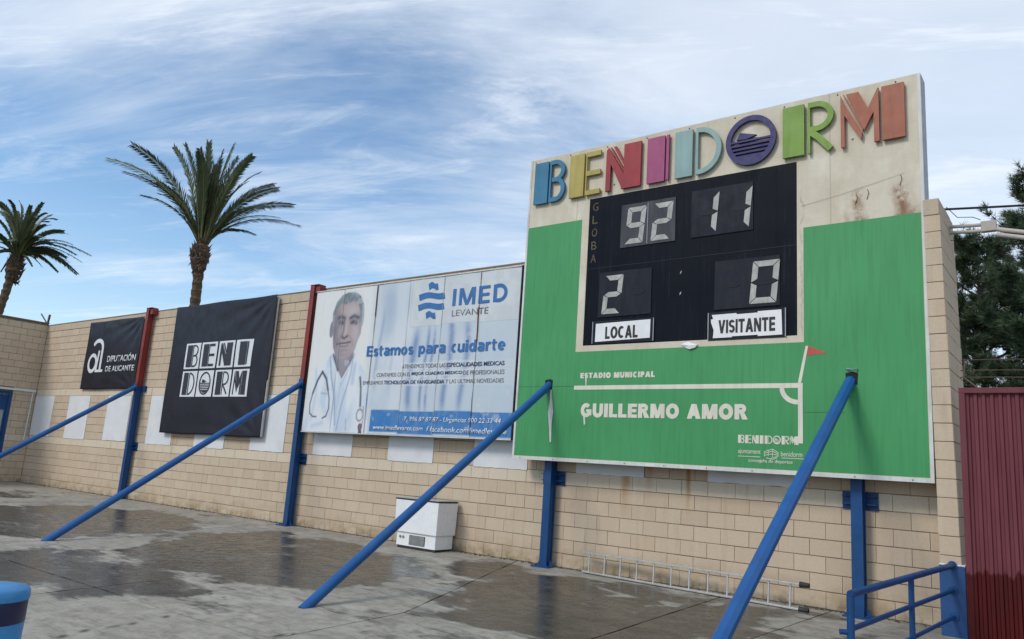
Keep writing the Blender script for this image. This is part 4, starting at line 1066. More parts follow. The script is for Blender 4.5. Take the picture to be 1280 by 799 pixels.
def paint(X, Z):
    n = fbm(X*2+3, Z*.9, 4); n2 = fbm(X*7, Z*7, 4)
    C = np.empty(X.shape+(3,)); 
    def put(m, c): C[...] = C*(1-m[..., None])+np.array(c)*m[..., None]
    C[...] = (.66, .67, .66)
    # blurred hospital interior behind the words
    bgm = soft(-(X+4.55), .25)
    put(bgm*.85, (.42, .50, .58))
    put(bgm*np.clip((n-.4)*2.2, 0, 1), (.60, .64, .68))
    for cx, wd, z0, z1, a in ((-3.42, .10, 2.3, 3.7, .85), (-3.12, .045, 2.3, 3.75, .85), (-2.98, .04, 2.3, 3.7, .8), (-2.60, .085, 2.3, 4.4, .85), (-2.22, .08, 2.3, 3.8, .75), (-4.35, .05, 2.7, 4.1, .45), (-3.95, .05, 2.6, 3.4, .35), (-4.2, .25, 3.6, 4.55, .3), (-2.45, .33, 4.05, 4.6, .5)):
        m = np.exp(-((X-cx-.05*np.sin(Z*3+cx))/wd)**2*1.5)*soft(z0-Z, .3)*soft(Z-z1, .3); put(m*a, (.13, .21, .40))
    put(soft(np.abs(X+3.85)-.14, .15)*bgm*.5, (.60, .64, .68))
    # white logo box
    bm_ = soft(-(X+3.575), .02)*soft(3.80-Z, .02)*soft(Z-4.66, .02); put(bm_*.85, (.56, .585, .60))
    put(bm_*np.clip((n2-.4)*1.5, 0, .4), (.42, .46, .50))
    e = np.minimum(np.abs(X+3.575)+np.where(Z < 3.8, 9, 0), np.abs(Z-3.80)+np.where(X < -3.575, 9, 0)); put(soft(e-.004, .01)*.6, (.20, .26, .34))
    # pale bands under the small text
    for za, zb_, xa in ((3.015, 3.145, -3.75), (2.865, 3.0, -4.4), (2.725, 2.85, -4.75)):
        put(soft(za-Z, .02)*soft(Z-zb_, .02)*soft(xa-X, .02)*.55, (.62, .64, .66))
    # right end greyer
    put(soft(-(X+1.9), .3)*.45*soft(Z-3.8, .1), (.42, .50, .57))
    # coat
    coat = np.maximum(sdpoly(X, Z, [(-6.3, 1.8), (-6.25, 2.6), (-6.15, 3.0), (-5.95, 3.18), (-5.72, 3.32), (-5.35, 3.2), (-5.02, 3.33), (-4.8, 3.15), (-4.62, 2.95), (-4.52, 2.6), (-4.45, 1.8)]), -9)
    cm = soft(-coat, .04); put(cm*.9, (.64, .68, .73))
    put(cm*np.clip((fbm(X*4, Z*1.6, 4)-.45)*2.4, 0, .6), (.40, .50, .66))
    for L, wd, a, c in (([(-5.72, 3.32), (-5.62, 2.9), (-5.45, 2.5), (-5.36, 2.0)], .022, .75, (.16, .25, .42)),
                        ([(-5.02, 3.3), (-5.05, 2.95), (-5.22, 2.4), (-5.30, 1.9)], .020, .7, (.20, .28, .42)),
                        ([(-5.68, 3.33), (-5.42, 2.98), (-5.30, 2.78), (-5.16, 3.0), (-5.0, 3.3)], .018, .5, (.24, .32, .45)),
                        ([(-5.31, 2.78), (-5.36, 2.3)], .014, .45, (.22, .30, .44)), ([(-5.55, 3.1), (-5.42, 2.5), (-5.35, 2.2)], .012, .35, (.28, .38, .55)),
                        ([(-6.1, 3.05), (-6.02, 2.6), (-6.1, 2.1)], .04, .35, (.25, .38, .62)), ([(-4.95, 3.15), (-4.98, 2.8)], .05, .5, (.22, .33, .58)),
                        ([(-5.05, 2.1), (-5.03, 1.9)], .015, .5, (.1, .1, .12)), ([(-6.05, 1.95), (-5.75, 2.02)], .05, .35, (.22, .36, .62)),
                        ([(-5.75, 3.2), (-5.62, 3.1), (-5.55, 2.7)], .05, .3, (.3, .4, .6))):
        put(np.exp(-(sdline(X, Z, L)/wd)**2)*a, c)
    # shirt and neck
    put(soft(-sdpoly(X, Z, [(-5.66, 3.35), (-5.5, 3.05), (-5.305, 2.80), (-5.12, 3.08), (-5.0, 3.33), (-5.0, 3.5), (-5.66, 3.55)]), .02)*.9, (.60, .64, .69))
    put(soft(-sdpoly(X, Z, [(-5.62, 3.55), (-5.60, 3.28), (-5.42, 3.03), (-5.30, 2.88), (-5.17, 3.06), (-5.03, 3.3), (-5.02, 3.55)]), .03), (.20, .18, .22))
    put(soft(-sdpoly(X, Z, [(-5.45, 3.3), (-5.32, 2.92), (-5.2, 3.1), (-5.12, 3.3)]), .06)*.6, (.30, .27, .31))
    put(np.exp(-(sdline(X, Z, [(-5.64, 3.36), (-5.5, 3.12), (-5.44, 3.05)])/.022)**2), (.03, .035, .06))
    put(np.exp(-(sdline(X, Z, [(-5.0, 3.36), (-5.12, 3.14)])/.012)**2)*.8, (.05, .06, .09))
    # ears
    put(soft(np.hypot((X+5.77)/.062, (Z-3.87)/.17)-1, .2), (.20, .18, .22))
    # hair mass behind, then the face
    hair = sdpoly(X, Z, [(-5.76, 3.95), (-5.78, 4.2), (-5.70, 4.42), (-5.56, 4.55), (-5.38, 4.605), (-5.15, 4.595), (-4.98, 4.50), (-4.88, 4.33), (-4.845, 4.1), (-4.86, 3.92), (-4.94, 3.86), (-5.70, 3.85)])
    put(soft(-hair, .03), (.12, .15, .165))
    put(soft(-hair, .03)*np.clip((fbm(X*16, Z*9, 4)-.42)*3, 0, .6), (.32, .37, .39))
    face = sdpoly(X, Z, [(-5.73, 4.12), (-5.70, 4.30), (-5.55, 4.40), (-5.40, 4.36), (-5.2, 4.42), (-5.03, 4.36), (-4.945, 4.2), (-4.93, 3.95), (-4.88, 3.90), (-4.885, 3.75), (-4.95, 3.62), (-5.0, 3.45), (-5.13, 3.32), (-5.30, 3.265), (-5.45, 3.28), (-5.58, 3.36), (-5.67, 3.5), (-5.715, 3.75)])
    fm = soft(-face, .025); put(fm, (.37, .285, .28))
    # modelling of the photographed face as printed: light on brow, nose and cheek, dark on the left
    g = lambda cx, cz_, rx, rz: np.exp(-((X-cx)/rx)**2-((Z-cz_)/rz)**2)
    put(fm*g(-5.68, 3.8, .17, .55)*.85, (.12, .11, .15)); put(fm*g(-4.93, 3.95, .07, .3)*.5, (.16, .14, .17)); put(fm*g(-5.45, 3.38, .28, .10)*.55, (.19, .175, .22))
    put(fm*g(-5.18, 4.22, .2, .13)*.75, (.45, .405, .43)); put(fm*g(-5.02, 3.78, .12, .2)*.65, (.45, .40, .43))
    put(fm*g(-5.33, 3.86, .045, .17)*.7, (.46, .41, .43)); put(fm*g(-5.50, 3.80, .08, .09)*.4, (.40, .36, .39)); put(fm*g(-5.3, 3.42, .09, .05)*.5, (.40, .36, .38))
    for L, wd, a in (([(-5.60, 4.09), (-5.50, 4.125), (-5.40, 4.085)], .040, 1.), ([(-5.23, 4.075), (-5.12, 4.115), (-4.99, 4.07)], .040, 1.),
                     ([(-5.555, 3.995), (-5.49, 4.01), (-5.43, 3.99)], .034, 1.), ([(-5.19, 3.98), (-5.12, 3.995), (-5.04, 3.965)], .034, 1.),
                     ([(-5.40, 4.05), (-5.39, 3.85), (-5.43, 3.74)], .026, .65), ([(-5.42, 3.705), (-5.35, 3.68), (-5.27, 3.72)], .030, .95),
                     ([(-5.56, 3.565), (-5.42, 3.585), (-5.33, 3.58), (-5.24, 3.595), (-5.16, 3.60)], .022, 1.), ([(-5.45, 3.53), (-5.32, 3.515), (-5.22, 3.54)], .018, .6),
                     ([(-5.48, 3.72), (-5.57, 3.60), (-5.59, 3.52)], .014, .45), ([(-5.22, 3.73), (-5.10, 3.62), (-5.09, 3.53)], .014, .4), ([(-5.40, 3.44), (-5.25, 3.445)], .02, .35)):
        put(np.exp(-(sdline(X, Z, L)/wd)**2)*a*fm, (.06, .06, .085))
    for ex in (-5.49, -5.115): put(fm*g(ex, 4.02, .10, .06)*.6, (.13, .11, .13))
    for ex in (-5.49, -5.115): put(fm*g(ex, 3.992, .055, .028)*1., (.035, .035, .05))
    for ex in (-5.49, -5.115): put(g(ex, 3.945, .05, .013)*.6, (.22, .2, .23))
    for ex in (-5.535, -5.075): put(g(ex, 3.985, .014, .010)*.5, (.5, .48, .5))
    put(fm*soft(np.abs(Z-3.555)-.008, .01)*soft(np.abs(X+5.34)-.09, .03)*.5, (.48, .44, .44))
    # hair fringe
    put(np.exp(-(sdline(X, Z, [(-5.72, 4.2), (-5.66, 4.36), (-5.52, 4.46), (-5.36, 4.43), (-5.2, 4.48), (-5.02, 4.42), (-4.92, 4.22), (-4.90, 4.0)])/.045)**2)*.8, (.13, .17, .20))
    put(np.exp(-(sdline(X, Z, [(-4.895, 4.3), (-4.87, 4.1), (-4.885, 3.95)])/.03)**2)*.7, (.36, .44, .47))
    # stethoscope
    lp = [(-5.90, 3.02), (-6.02, 2.86), (-6.13, 2.60), (-6.185, 2.38), (-6.16, 2.2), (-6.06, 2.14), (-5.95, 2.135)]
    rp_ = [(-5.90, 3.02), (-5.76, 2.88), (-5.68, 2.66), (-5.62, 2.5), (-5.60, 2.3), (-5.66, 2.15), (-5.76, 2.11)]
    for L in (lp, rp_): put(np.exp(-(sdline(X, Z, L)/.016)**2), (.03, .035, .07))
    for L in (lp[:3], rp_[:3], [(-4.77, 2.90), (-4.72, 2.7), (-4.69, 2.36)]): put(np.exp(-(sdline(X, Z, L)/.026)**2), (.02, .025, .045))
    put(np.exp(-((np.hypot(X+4.68, (Z-2.19)*.8)-.085)/.016)**2)*.85, (.10, .13, .17))
    put(np.exp(-(sdline(X, Z, [(-4.60, 2.35), (-4.57, 2.1), (-4.60, 1.98)])/.012)**2)*.8, (.25, .05, .07))
    put(soft(np.hypot((X+4.64)/.06, (Z-1.97)/.07)-1, .3)*.9, (.12, .02, .06)); put(soft(np.hypot((X+4.63)/.05, (Z-1.875)/.05)-1, .3)*.9, (.04, .03, .09))
    put(np.exp(-(sdline(X, Z, [(-5.87, 2.60), (-5.70, 2.585)])/.022)**2)*.4, (.1, .14, .2))
    # blue footer band, fading in steps at its end
    put(soft(-(X+4.41), .01)*soft(Z-2.276, .01)*soft(1.875-Z, .01), (.020, .155, .42))
    put(soft(-(X+4.41), .01)*soft(Z-2.276, .01)*soft(1.875-Z, .01)*np.clip((n2-.60)*2.2, 0, .25), (.2, .33, .5))
    # scuffs
    put(np.clip((fbm(X*5+50, Z*5, 5)-.72)*6, 0, .3), (.62, .62, .60))
    return np.clip(C, 0, 1)


seams = [bx0, -5.49, -4.53, -3.66, -2.81, -1.965, bx1]
for i in range(6):
    a, b_ = seams[i]+(.0015 if i else 0), seams[i+1]-(.0015 if i < 5 else 0)
    nx = int((b_-a)/.0125); ny = int((bz1-bz0)/.0125)
    X, Z = np.meshgrid(np.linspace(a, b_, nx+1), np.linspace(bz0, bz1, ny+1))
    tsh = random.Random(i).uniform(-.004, .004)
    Y = IY+tsh*.5+.002*np.cos((X-a)/(b_-a)*2*math.pi)+(fbm(X*1.3, Z*1.3, 3)-.5)*.004
    o = grid_mesh('printed_panel', np.stack([X, Y, Z], -1).reshape(-1, 3), nx, ny, 'print', paint(X+[0, .012, -.01, .015, -.012, .01][i], Z+[0, .008, -.01, .01, -.006, .012][i]).reshape(-1, 3), 'print', True)
    sm = o.modifiers.new('thick', 'SOLIDIFY'); sm.thickness = .012; sm.offset = -1
    attach(o, bill)
MB().box(bx0+.01, bx1-.01, IY+.03, IY+.08, bz0+.01, bz1-.01).build('backing_board', 'frame', bill)
for i in range(1, 6):
    x = seams[i]; rr = random.Random(i*3)
    xx = [(x+rr.uniform(-.006, .006)-.02*(k/14-.5)*0, IY-.010, bz0+.02+(bz1-bz0-.04)*k/14) for k in range(15)]
    MB().path(xx, .005, 4, [rr.uniform(.001, .0055) for _ in range(15)]).build('seam', 'wire' if i in (2, 5) else 'frame', bill)
    if i in (2, 5): MB().path([(p[0], p[1]-.004, p[2]) for p in (xx[8:12] if i == 5 else xx[11:])], .009, 5).build('rust_strip', 'red' if i == 5 else 'wire', bill)
tx = [-5.42+.016*k for k in range(2)]
for a, b_, m_ in (((bx0-.012, bx0-.001), (bz0-.012, bz1+.014), 'seg_off'), ((bx1+.001, bx1+.03), (bz0-.012, bz1+.014), 'seg_off'), ((bx0, bx1), (bz1+.001, bz1+.018), 'frame'), ((bx0, bx1), (bz0-.016, bz0-.001), 'frame')):
    MB().box(*a, IY-.014, IY+.08, *b_).build('frame', m_, bill)
TY = IY-.0075
sign_text('lettering', 'IMED', -2.585, -1.37, 4.11, 4.415, TY, 'imed_blue', bill, .19, .19, .0008)
text('lettering', 'LEVANTE', -2.575, -1.76, 3.925, 4.035, TY, 'imed_grey', bill, bold=-.006, th=.0008)
sign_text('lettering', 'Estamos para cuidarte', -4.665, -1.34, 3.285, 3.485, TY, 'imed_blue', bill, .22, .075, .0008)


def mixed(parts, x0, x1, z0, z1):
    tot = sum(len(s)*(1.08 if bb else 1.) for s, bb in parts); x = x0
    for s, bb in parts:
        wd = (x1-x0)*len(s)*(1.08 if bb else 1.)/tot; pad = (x1-x0)/tot*.45
        text('lettering', s.strip(), x, x+wd-pad, z0, z1, TY, 'imed_navy' if bb else 'imed_grey', bill, bold=.02 if bb else 0., th=.0008); x += wd


mixed([('ATENDEMOS TODAS LAS ', 0), ('ESPECIALIDADES MEDICAS', 1)], -3.685, -1.31, 3.035, 3.108)
mixed([('CONTAMOS CON EL ', 0), ('MEJOR CUADRO MEDICO ', 1), ('DE PROFESIONALES', 0)], -4.33, -1.30, 2.892, 2.965)
mixed([('EMPLEAMOS ', 0), ('TECNOLOGIA DE VANGUARDIA ', 1), ('Y LAS ULTIMAS NOVEDADES', 0)], -4.68, -1.30, 2.752, 2.822)
text('lettering', 'T. 996 87 87 87 - Urgencias 900 22 33 44', -3.515, -1.325, 2.065, 2.17, TY, 'ink_white', bill, bold=.01, shear=.15, th=.0008)
text('lettering', 'www.imedlevante.com', -4.29, -3.03, 1.925, 2.01, TY, 'ink_white', bill, bold=.01, shear=.15, th=.0008)
text('lettering', 'f facebook.com/imedlevante', -2.94, -1.19, 1.915, 2.01, TY, 'ink_white', bill, bold=.01, shear=.15, th=.0008)
lg = MB()
def bar(x0, x1, z0, z1, n=10):
    up = [(x0+(x1-x0)*i/n, z1+.022*math.sin(2*math.pi*i/n-.6)) for i in range(n+1)]
    dn = [(x0+.05*0+(x1-x0)*i/n+.03, z0+.022*math.sin(2*math.pi*i/n-.6)) for i in range(n, -1, -1)]
    lg.prism(up+dn, TY-.0012, TY)
bar(-3.20, -2.98, 4.46, 4.575); bar(-3.42, -2.80, 4.28, 4.39); bar(-3.42, -2.80, 4.09, 4.20); bar(-3.21, -2.99, 3.93, 4.04)
lg.build('clinic_logo', 'imed_blue', bill)


# ------------------------------------------------------------------ dark banners
def cloth_disp(x0, x1, z0, z1, seed):
    def f(X, Z):
        u = (X-x0)/(x1-x0); v = (Z-z0)/(z1-z0)
        d = (fbm(X*1.1+seed, Z*1.1, 3)-.5)*.035
        # tension folds fanning from the top right and bottom right corners
        a1 = np.arctan2(1.02-v, 1.02-u+1e-6); r1 = np.hypot(1-u, 1-v)
        d = d+.016*np.sin(a1*17+seed)*np.exp(-r1*1.7)*np.clip(r1*5, 0, 1)
        a2 = np.arctan2(v+.02, 1.02-u); r2 = np.hypot(1-u, v)
        d = d+.013*np.sin(a2*15)*np.exp(-r2*2.)*np.clip(r2*5, 0, 1)
        d = d+.007*np.sin((X*1.4+Z*3.2)*3.+4*fbm(X, Z, 3))*np.clip(v-.55, 0, 1)*2
        edge = np.clip(np.minimum(np.minimum(u, 1-u), np.minimum(v, 1-v))*14, 0, 1)
        mid = 1-.72*np.exp(-((u-.5)/.34)**4-((v-.49)/.30)**4)
        return d*edge*mid-.006
    return f


def banner(x0, x1, z0, z1, y, seed, label, sag=.012):
    t = thing('banner', label, 'banner', ((x0+x1)/2, y, z0))
    f = cloth_disp(x0, x1, z0, z1, seed)
    nx, ny = int((x1-x0)/.045), int((z1-z0)/.045)
    u, v = np.meshgrid(np.linspace(0, 1, nx+1), np.linspace(0, 1, ny+1))
    X = x0+(x1-x0)*u; Z = z0+(z1-z0)*v; Y = y+f(X, Z)
    X2 = X+.010*np.sin(v*9+seed)*(np.abs(u-.5)*2)**8; Z2 = Z+sag*np.sin(u*11+seed)*.6*(np.abs(v-.5)*2)**8
    o = grid_mesh('tarpaulin', np.stack([X2, Y, Z2], -1).reshape(-1, 3), nx, ny, 'navy', smooth=True)
    sm = o.modifiers.new('thick', 'SOLIDIFY'); sm.thickness = .004; sm.offset = -1
    attach(o, t)
    return t, f


b2, f2 = banner(-11.97, -7.87, 1.675, 4.79, -.13, 2.3, 'large square black banner reading BENI DORM in white tiles')
MB().box(-11.93, -7.90, -.085, -.045, 1.70, 1.75).box(-11.93, -7.90, -.085, -.045, 4.70, 4.75).box(-11.93, -11.88, -.085, -.045, 1.751, 4.699).box(-7.95, -7.90, -.085, -.045, 1.751, 4.699).build('batten_frame', 'frame', b2)
MB().box(-7.868, -7.855, -.13, -.10, 1.69, 2.9).build('edge_strip', 'frame', b2)
tiles = [(-11.26, -10.625), (-10.57, -9.925), (-9.855, -9.22), (-9.16, -8.53)]
for row, (s, za, zb_) in enumerate((('BENI', 3.215, 3.835), ('DORM', 2.548, 3.160))):
    for i, ch in enumerate(s):
        a, b_ = tiles[i]; a += .0; 
        n = 10; vs, fs = [], []
        for jz in range(n+1):
            for ix in range(n+1):
                x = a+(b_-a)*ix/n; z = za+(zb_-za)*jz/n; vs.append((x, -.13+float(f2(np.array(x), np.array(z)))-.006, z))
        for jz in range(n):
            for ix in range(n): q = jz*(n+1)+ix; fs.append((q, q+1, q+n+2, q+n+1))
        tl = MB().add(vs, fs).build('white_tile', 'ink_white', b2, fix=False)
        mb = MB(); k = .53/.70; wl = dict(B=.56, E=.555, N=.59, I=.345, D=.66, O=.69, R=.62, M=.73)[ch]; kx = .47/max(wl, .50)
        ox = a+((b_-a)-wl*kx)/2
        deco(ch, mb, lambda v: ox+v/k*kx, lambda v: za+.045+v, k, -.0035, -.0015, .62)
        mb.v = [(x, -.13+float(f2(np.array(x), np.array(z)))-.012+y, z) for x, y, z in mb.v]
        lt = mb.build('letter', 'ink_navy'); attach(lt, tl)

b1, f1_ = banner(-16.76, -13.70, 2.775, 4.70, -.06, 7.7, 'smaller black banner reading DIPUTACION DE ALICANTE, left of the first red post', .008)
w1 = lambda X, Z: f1_(X, Z)
text('lettering', 'DIPUTACIÓN', -15.385, -13.83, 3.515, 3.735, -.064, 'ink_white', b1, bold=.012, warp=w1, shear=.0)
text('lettering', 'DE ALICANTE', -15.40, -13.84, 3.25, 3.405, -.064, 'ink_white', b1, bold=.012, warp=w1)
am = MB()
am.stroke(arcpts(-16.05, 3.90, .30, .25, 150, 0, 16)+[(-15.75, 3.32), (-15.75, 3.28)], .11, -.004, -.001)
am.stroke(arcpts(-16.24, 3.51, .22, .23, 0, 360, 28)[:-1], .10, -.004, -.001, True)
am.stroke([(-15.92, 3.86), (-15.98, 3.30)], .09, -.004, -.001)
am.stroke([(-16.02, 3.285), (-15.57, 3.285)], .07, -.0045, -.0015)
am.v = [(x, -.06+float(f1_(np.array(x), np.array(z)))-.003+y, z) for x, y, z in am.v]
am.build('emblem', 'ink_white', b1)

# ------------------------------------------------------------------ freezer against the wall
fz = thing('chest_freezer', 'old white chest freezer standing against the block wall under the billboard', 'freezer', (-2.73, -.3, 0))
fx0, fx1, fy0, fy1 = -3.21, -2.27, -.53, -.06
MB().add([(fx0, fy0, .245), (fx1, fy0, .245), (fx1, fy1, .245), (fx0, fy1, .245), (fx0-.02, fy0-.01, .765), (fx1+.015, fy0-.01, .765), (fx1+.015, fy1, .765), (fx0-.02, fy1, .765)],
         [(3, 2, 1, 0), (4, 5, 6, 7), (0, 1, 5, 4), (1, 2, 6, 5), (2, 3, 7, 6), (3, 0, 4, 7)]).build('cabinet', 'enamel', fz, bevel=.008)
MB().box(fx0-.025, fx1+.02, fy0-.015, fy1, .767, .785).build('top_seal', 'rubber', fz, bevel=.003)
MB().box(fx0-.015, fx0+.45, fy0, fy1-.01, .787, .80).box(fx0+.47, fx1+.01, fy0, fy1-.01, .787, .797).build('sliding_lid', 'glass', fz, bevel=.003)
MB().box(fx0+.03, fx1-.03, fy0+.03, fy1-.02, .025, .243).build('motor_base', 'enamel', fz, bevel=.006)
MB().box(fx0+.05, fx1-.04, fy0+.045, fy1-.03, -.015, .024).build('plinth', 'rubber', fz)
gr = MB().box(fx0+.33, fx0+.68, fy0+.022, fy0+.0295, .055, .205).build('grille', 'rubber', fz)
gl = MB()
for i in range(9): gl.box(fx0+.335, fx0+.675, fy0+.014, fy0+.0218, .064+i*.0155, .071+i*.0155)
s_ = gl.build('grille_bars', 'alu'); attach(s_, gr)
for i in (0, 1): MB().tube((fx0+.12+i*.07, fy0+.0298, .165), (fx0+.12+i*.07, fy0+.012, .165), .020, 12).build('knob', 'steel', fz)

# ------------------------------------------------------------------ ladder
ld = thing('ladder', 'aluminium ladder lying on its side along the foot of the wall', 'ladder', (1.85, -.15, 0))
A0, A1, B0, B1 = Vector((.28, -.17, .022)), Vector((3.40, -.40, .010)), Vector((.27, -.15, .285)), Vector((3.40, -.37, .285))
def rail(a, b_, name):
    d = (b_-a).normalized(); up = Vector((0, -.05, 1)).normalized(); sd_ = d.cross(up).normalized(); h, w_ = .026, .010
    vs = [P+up*(su_*w_)+sd_*(sv_*h) for P in (a, b_) for su_, sv_ in ((-1, -1), (1, -1), (1, 1), (-1, 1))]
    MB().add(vs, [(0, 1, 2, 3), (7, 6, 5, 4), (0, 4, 5, 1), (1, 5, 6, 2), (2, 6, 7, 3), (3, 7, 4, 0)]).build(name, 'alu', ld, bevel=.002)
rail(A0, A1, 'rail'); rail(B0, B1, 'rail')
for i in range(12):
    f = .035+i*.0845
    MB().tube(A0.lerp(A1, f), B0.lerp(B1, f), .012, 10).build('rung', 'alu', ld, smooth=True)
for P, d in ((A1, A1-A0), (B1, B1-B0)):
    d = d.normalized(); MB().tube(P, P+d*.11, .034, 10, .028).build('rubber_foot', 'rubber', ld, smooth=True)

# ------------------------------------------------------------------ blue hand rail on the right
hr = thing('handrail', 'blue tubular handrail running out from the foot of the block pier', 'handrail', (4.75, -2., -.1))
Pt = Vector((5.0, -.435, .705)); Pn = Vector((4.662, -3.2, .592))
dirr = (Pn-Pt)
zs_ = lambda f, k: Vector((Pt.x+dirr.x*f, Pt.y+dirr.y*f, 0))
def rl(z_far, z_near, r, ext=1.0, name='rail'):
    a = Vector((Pt.x, Pt.y, z_far)); b_ = Vector((Pt.x+dirr.x*ext, Pt.y+dirr.y*ext, z_near)); MB().tube(a, b_, r, 16).build(name, 'blue', hr, smooth=True); return a, b_
rl(.705, .592, .030); rl(.453, .325, .022, 1.0, 'middle_rail'); rl(.19, .03, .020, 1.0, 'lower_rail')
for f in (1.0, .475):
    q = Pt+dirr*f; MB().tube((q.x, q.y, -.35), (q.x, q.y, q.z-.004), .030 if f == 1 else .026, 16).build('upright', 'blue', hr, smooth=True)
q = Pt+dirr*1.0
MB().tube((q.x-.02, q.y-.01, .30), (q.x-.075, q.y-.04, .30), .022, 10).build('end_knob', 'blue', hr, smooth=True)
for z_ in (.705, .453, .19): MB().tube((Pt.x, -.437, z_), (Pt.x, -.45, z_), .045, 14).build('flange', 'blue', hr, smooth=True)

# ------------------------------------------------------------------ corrugated gate
gt = thing('corrugated_gate', 'maroon corrugated metal gate beside the pier, its lower part freshly painted dark red', 'gate', (7, -.42, 0))
gz0, gz1 = -.25, 2.585
MB().box(5.125, 5.185, -.455, -.395, gz0, gz1-.061).box(5.125, 9.3, -.455, -.395, gz1-.06, gz1).build('gate_frame', 'gate', gt, bevel=.004)
cg = MB(); px = 5.186; pts = []
while px < 9.3:
    pts += [(px, -.425), (px+.030, -.425), (px+.040, -.405), (px+.066, -.405)]; px += .076
for i in range(len(pts)-1):
    (xa, ya), (xb, yb) = pts[i], pts[i+1]
    cg.add([(xa, ya, gz0), (xb, yb, gz0), (xb, yb, gz1-.062), (xa, ya, gz1-.062)], [(0, 1, 2, 3)])
o = cg.build('corrugated_sheet', 'gate', gt, fix=False); sm = o.modifiers.new('thick', 'SOLIDIFY'); sm.thickness = .0015

# ------------------------------------------------------------------ wires over the gate, cable and conduit
bw = thing('barbed_wire', 'rusty strands of wire strung over the top of the maroon gate', 'wire', (7, -.3, 2.6))
for z, y in ((2.715, -.32), (2.80, -.26), (2.93, -.18)):
    MB().path([(5.13+(9.2-5.13)*i/12, y, z-.02*math.sin(i/12*math.pi)+.003*(i % 2)) for i in range(13)], .006, 5).build('strand', 'wire', bw)
MB().path([(5.30, -.43, 2.59), (5.17, -.36, 2.71), (5.17, -.20, 2.92)], .010, 6).build('wire_bracket', 'wire', bw)
MB().path([(8.9, -.43, 2.59), (8.8, -.36, 2.71), (8.8, -.20, 2.92)], .010, 6).build('wire_bracket', 'wire', bw)
oc = thing('overhead_cable', 'black overhead cable leaving the top of the block pier to the right', 'cable', (7, 0, 4.8))
MB().path([(4.97+(13-4.97)*i/14, .1+i*.25, 4.755+.045*i+.012*(i-7)**2*.12) for i in range(15)], .014, 6).build('cable', 'cable', oc)
cd = thing('conduit_run', 'pair of pale grey conduits with a grey joint box beside the pier', 'conduit', (6, .3, 4.6))
for dz_ in (0, -.075):
    MB().tube((4.985, .3, 4.657+dz_), (5.36, .3, 4.635+dz_), .021, 10).build('conduit', 'conduit', cd, smooth=True)
    MB().tube((5.50, .28+dz_*.4, 4.555+dz_), (6.9, .22+dz_*.4, 4.15+dz_), .027, 10).build('conduit', 'conduit', cd, smooth=True)
MB().box(5.34, 5.50, .26, .34, 4.54, 4.672).build('joint_box', 'conduit', cd, bevel=.01)
for a in (0, 1): MB().path([(5.49, .3, 4.62-a*.05), (5.54, .29, 4.60-a*.07), (5.52+.02*a, .28, 4.55-a*.05), (5.56, .28, 4.53-a*.06)], .006, 5).build('loose_wire', 'cable', cd)
MB().path([(4.99, .25, 4.90), (5.10, .28, 4.76), (5.26, .28, 4.74), (5.34, .3, 4.70)], .005, 5).build('loose_wire', 'cable', cd)
MB().path([(4.99, .35, 4.50), (5.4, .35, 4.47), (5.9, .35, 4.46)], .004, 5).build('loose_wire', 'cable', cd)
an = thing('roof_antenna', 'small forked metal stub on the far left wall corner', 'antenna', (-19.85, -.03, 4.88))
MB().path([(-19.85, -.02, 4.85), (-19.80, -.02, 5.16)], .035, 6).build('stub', 'wire', an)
MB().path([(-19.85, -.05, 4.89), (-20.25, -.10, 5.20)], .02, 6).build('arm', 'wire', an)

# ------------------------------------------------------------------ litter bin, lower left
bn = thing('litter_bin', 'round bright blue bin with a dark blue band at the lower left', 'bin', (2.64, -8.5, -.3))
bcx, bcy, bt = 2.595, -8.64, .765


def lathe(prof, n=40):
    mb = MB(); vs = []; k = len(prof)
    for r, z in prof:
        for i in range(n): a = 2*math.pi*i/n; vs.append((bcx+r*math.cos(a), bcy+r*math.sin(a), z))
    fs = [(i*n+j, i*n+(j+1) % n, (i+1)*n+(j+1) % n, (i+1)*n+j) for i in range(k-1) for j in range(n)]
    mb.add(vs, fs); return mb


BR = .155
lathe([(0.001, bt+.012), (BR*.6, bt+.010), (BR*.93, bt), (BR*.985, bt-.010), (BR, bt-.028), (BR, bt-.045), (BR-.004, bt-.048)]).build('lid', 'drum', bn, smooth=True)
lathe([(BR-.004, bt-.047), (BR-.004, bt-.135), (BR-.006, bt-.138)]).build('band', 'drum_dark', bn, smooth=True)
lathe([(BR-.005, bt-.137), (BR-.012, bt-.5), (BR-.02, -.30), (.001, -.30)]).build('body', 'drum', bn, smooth=True)
MB().box(bcx-.075, bcx-.01, bcy-.06, bcy+.01, bt+.0125, bt+.0145).build('sticker', 'paper', bn)


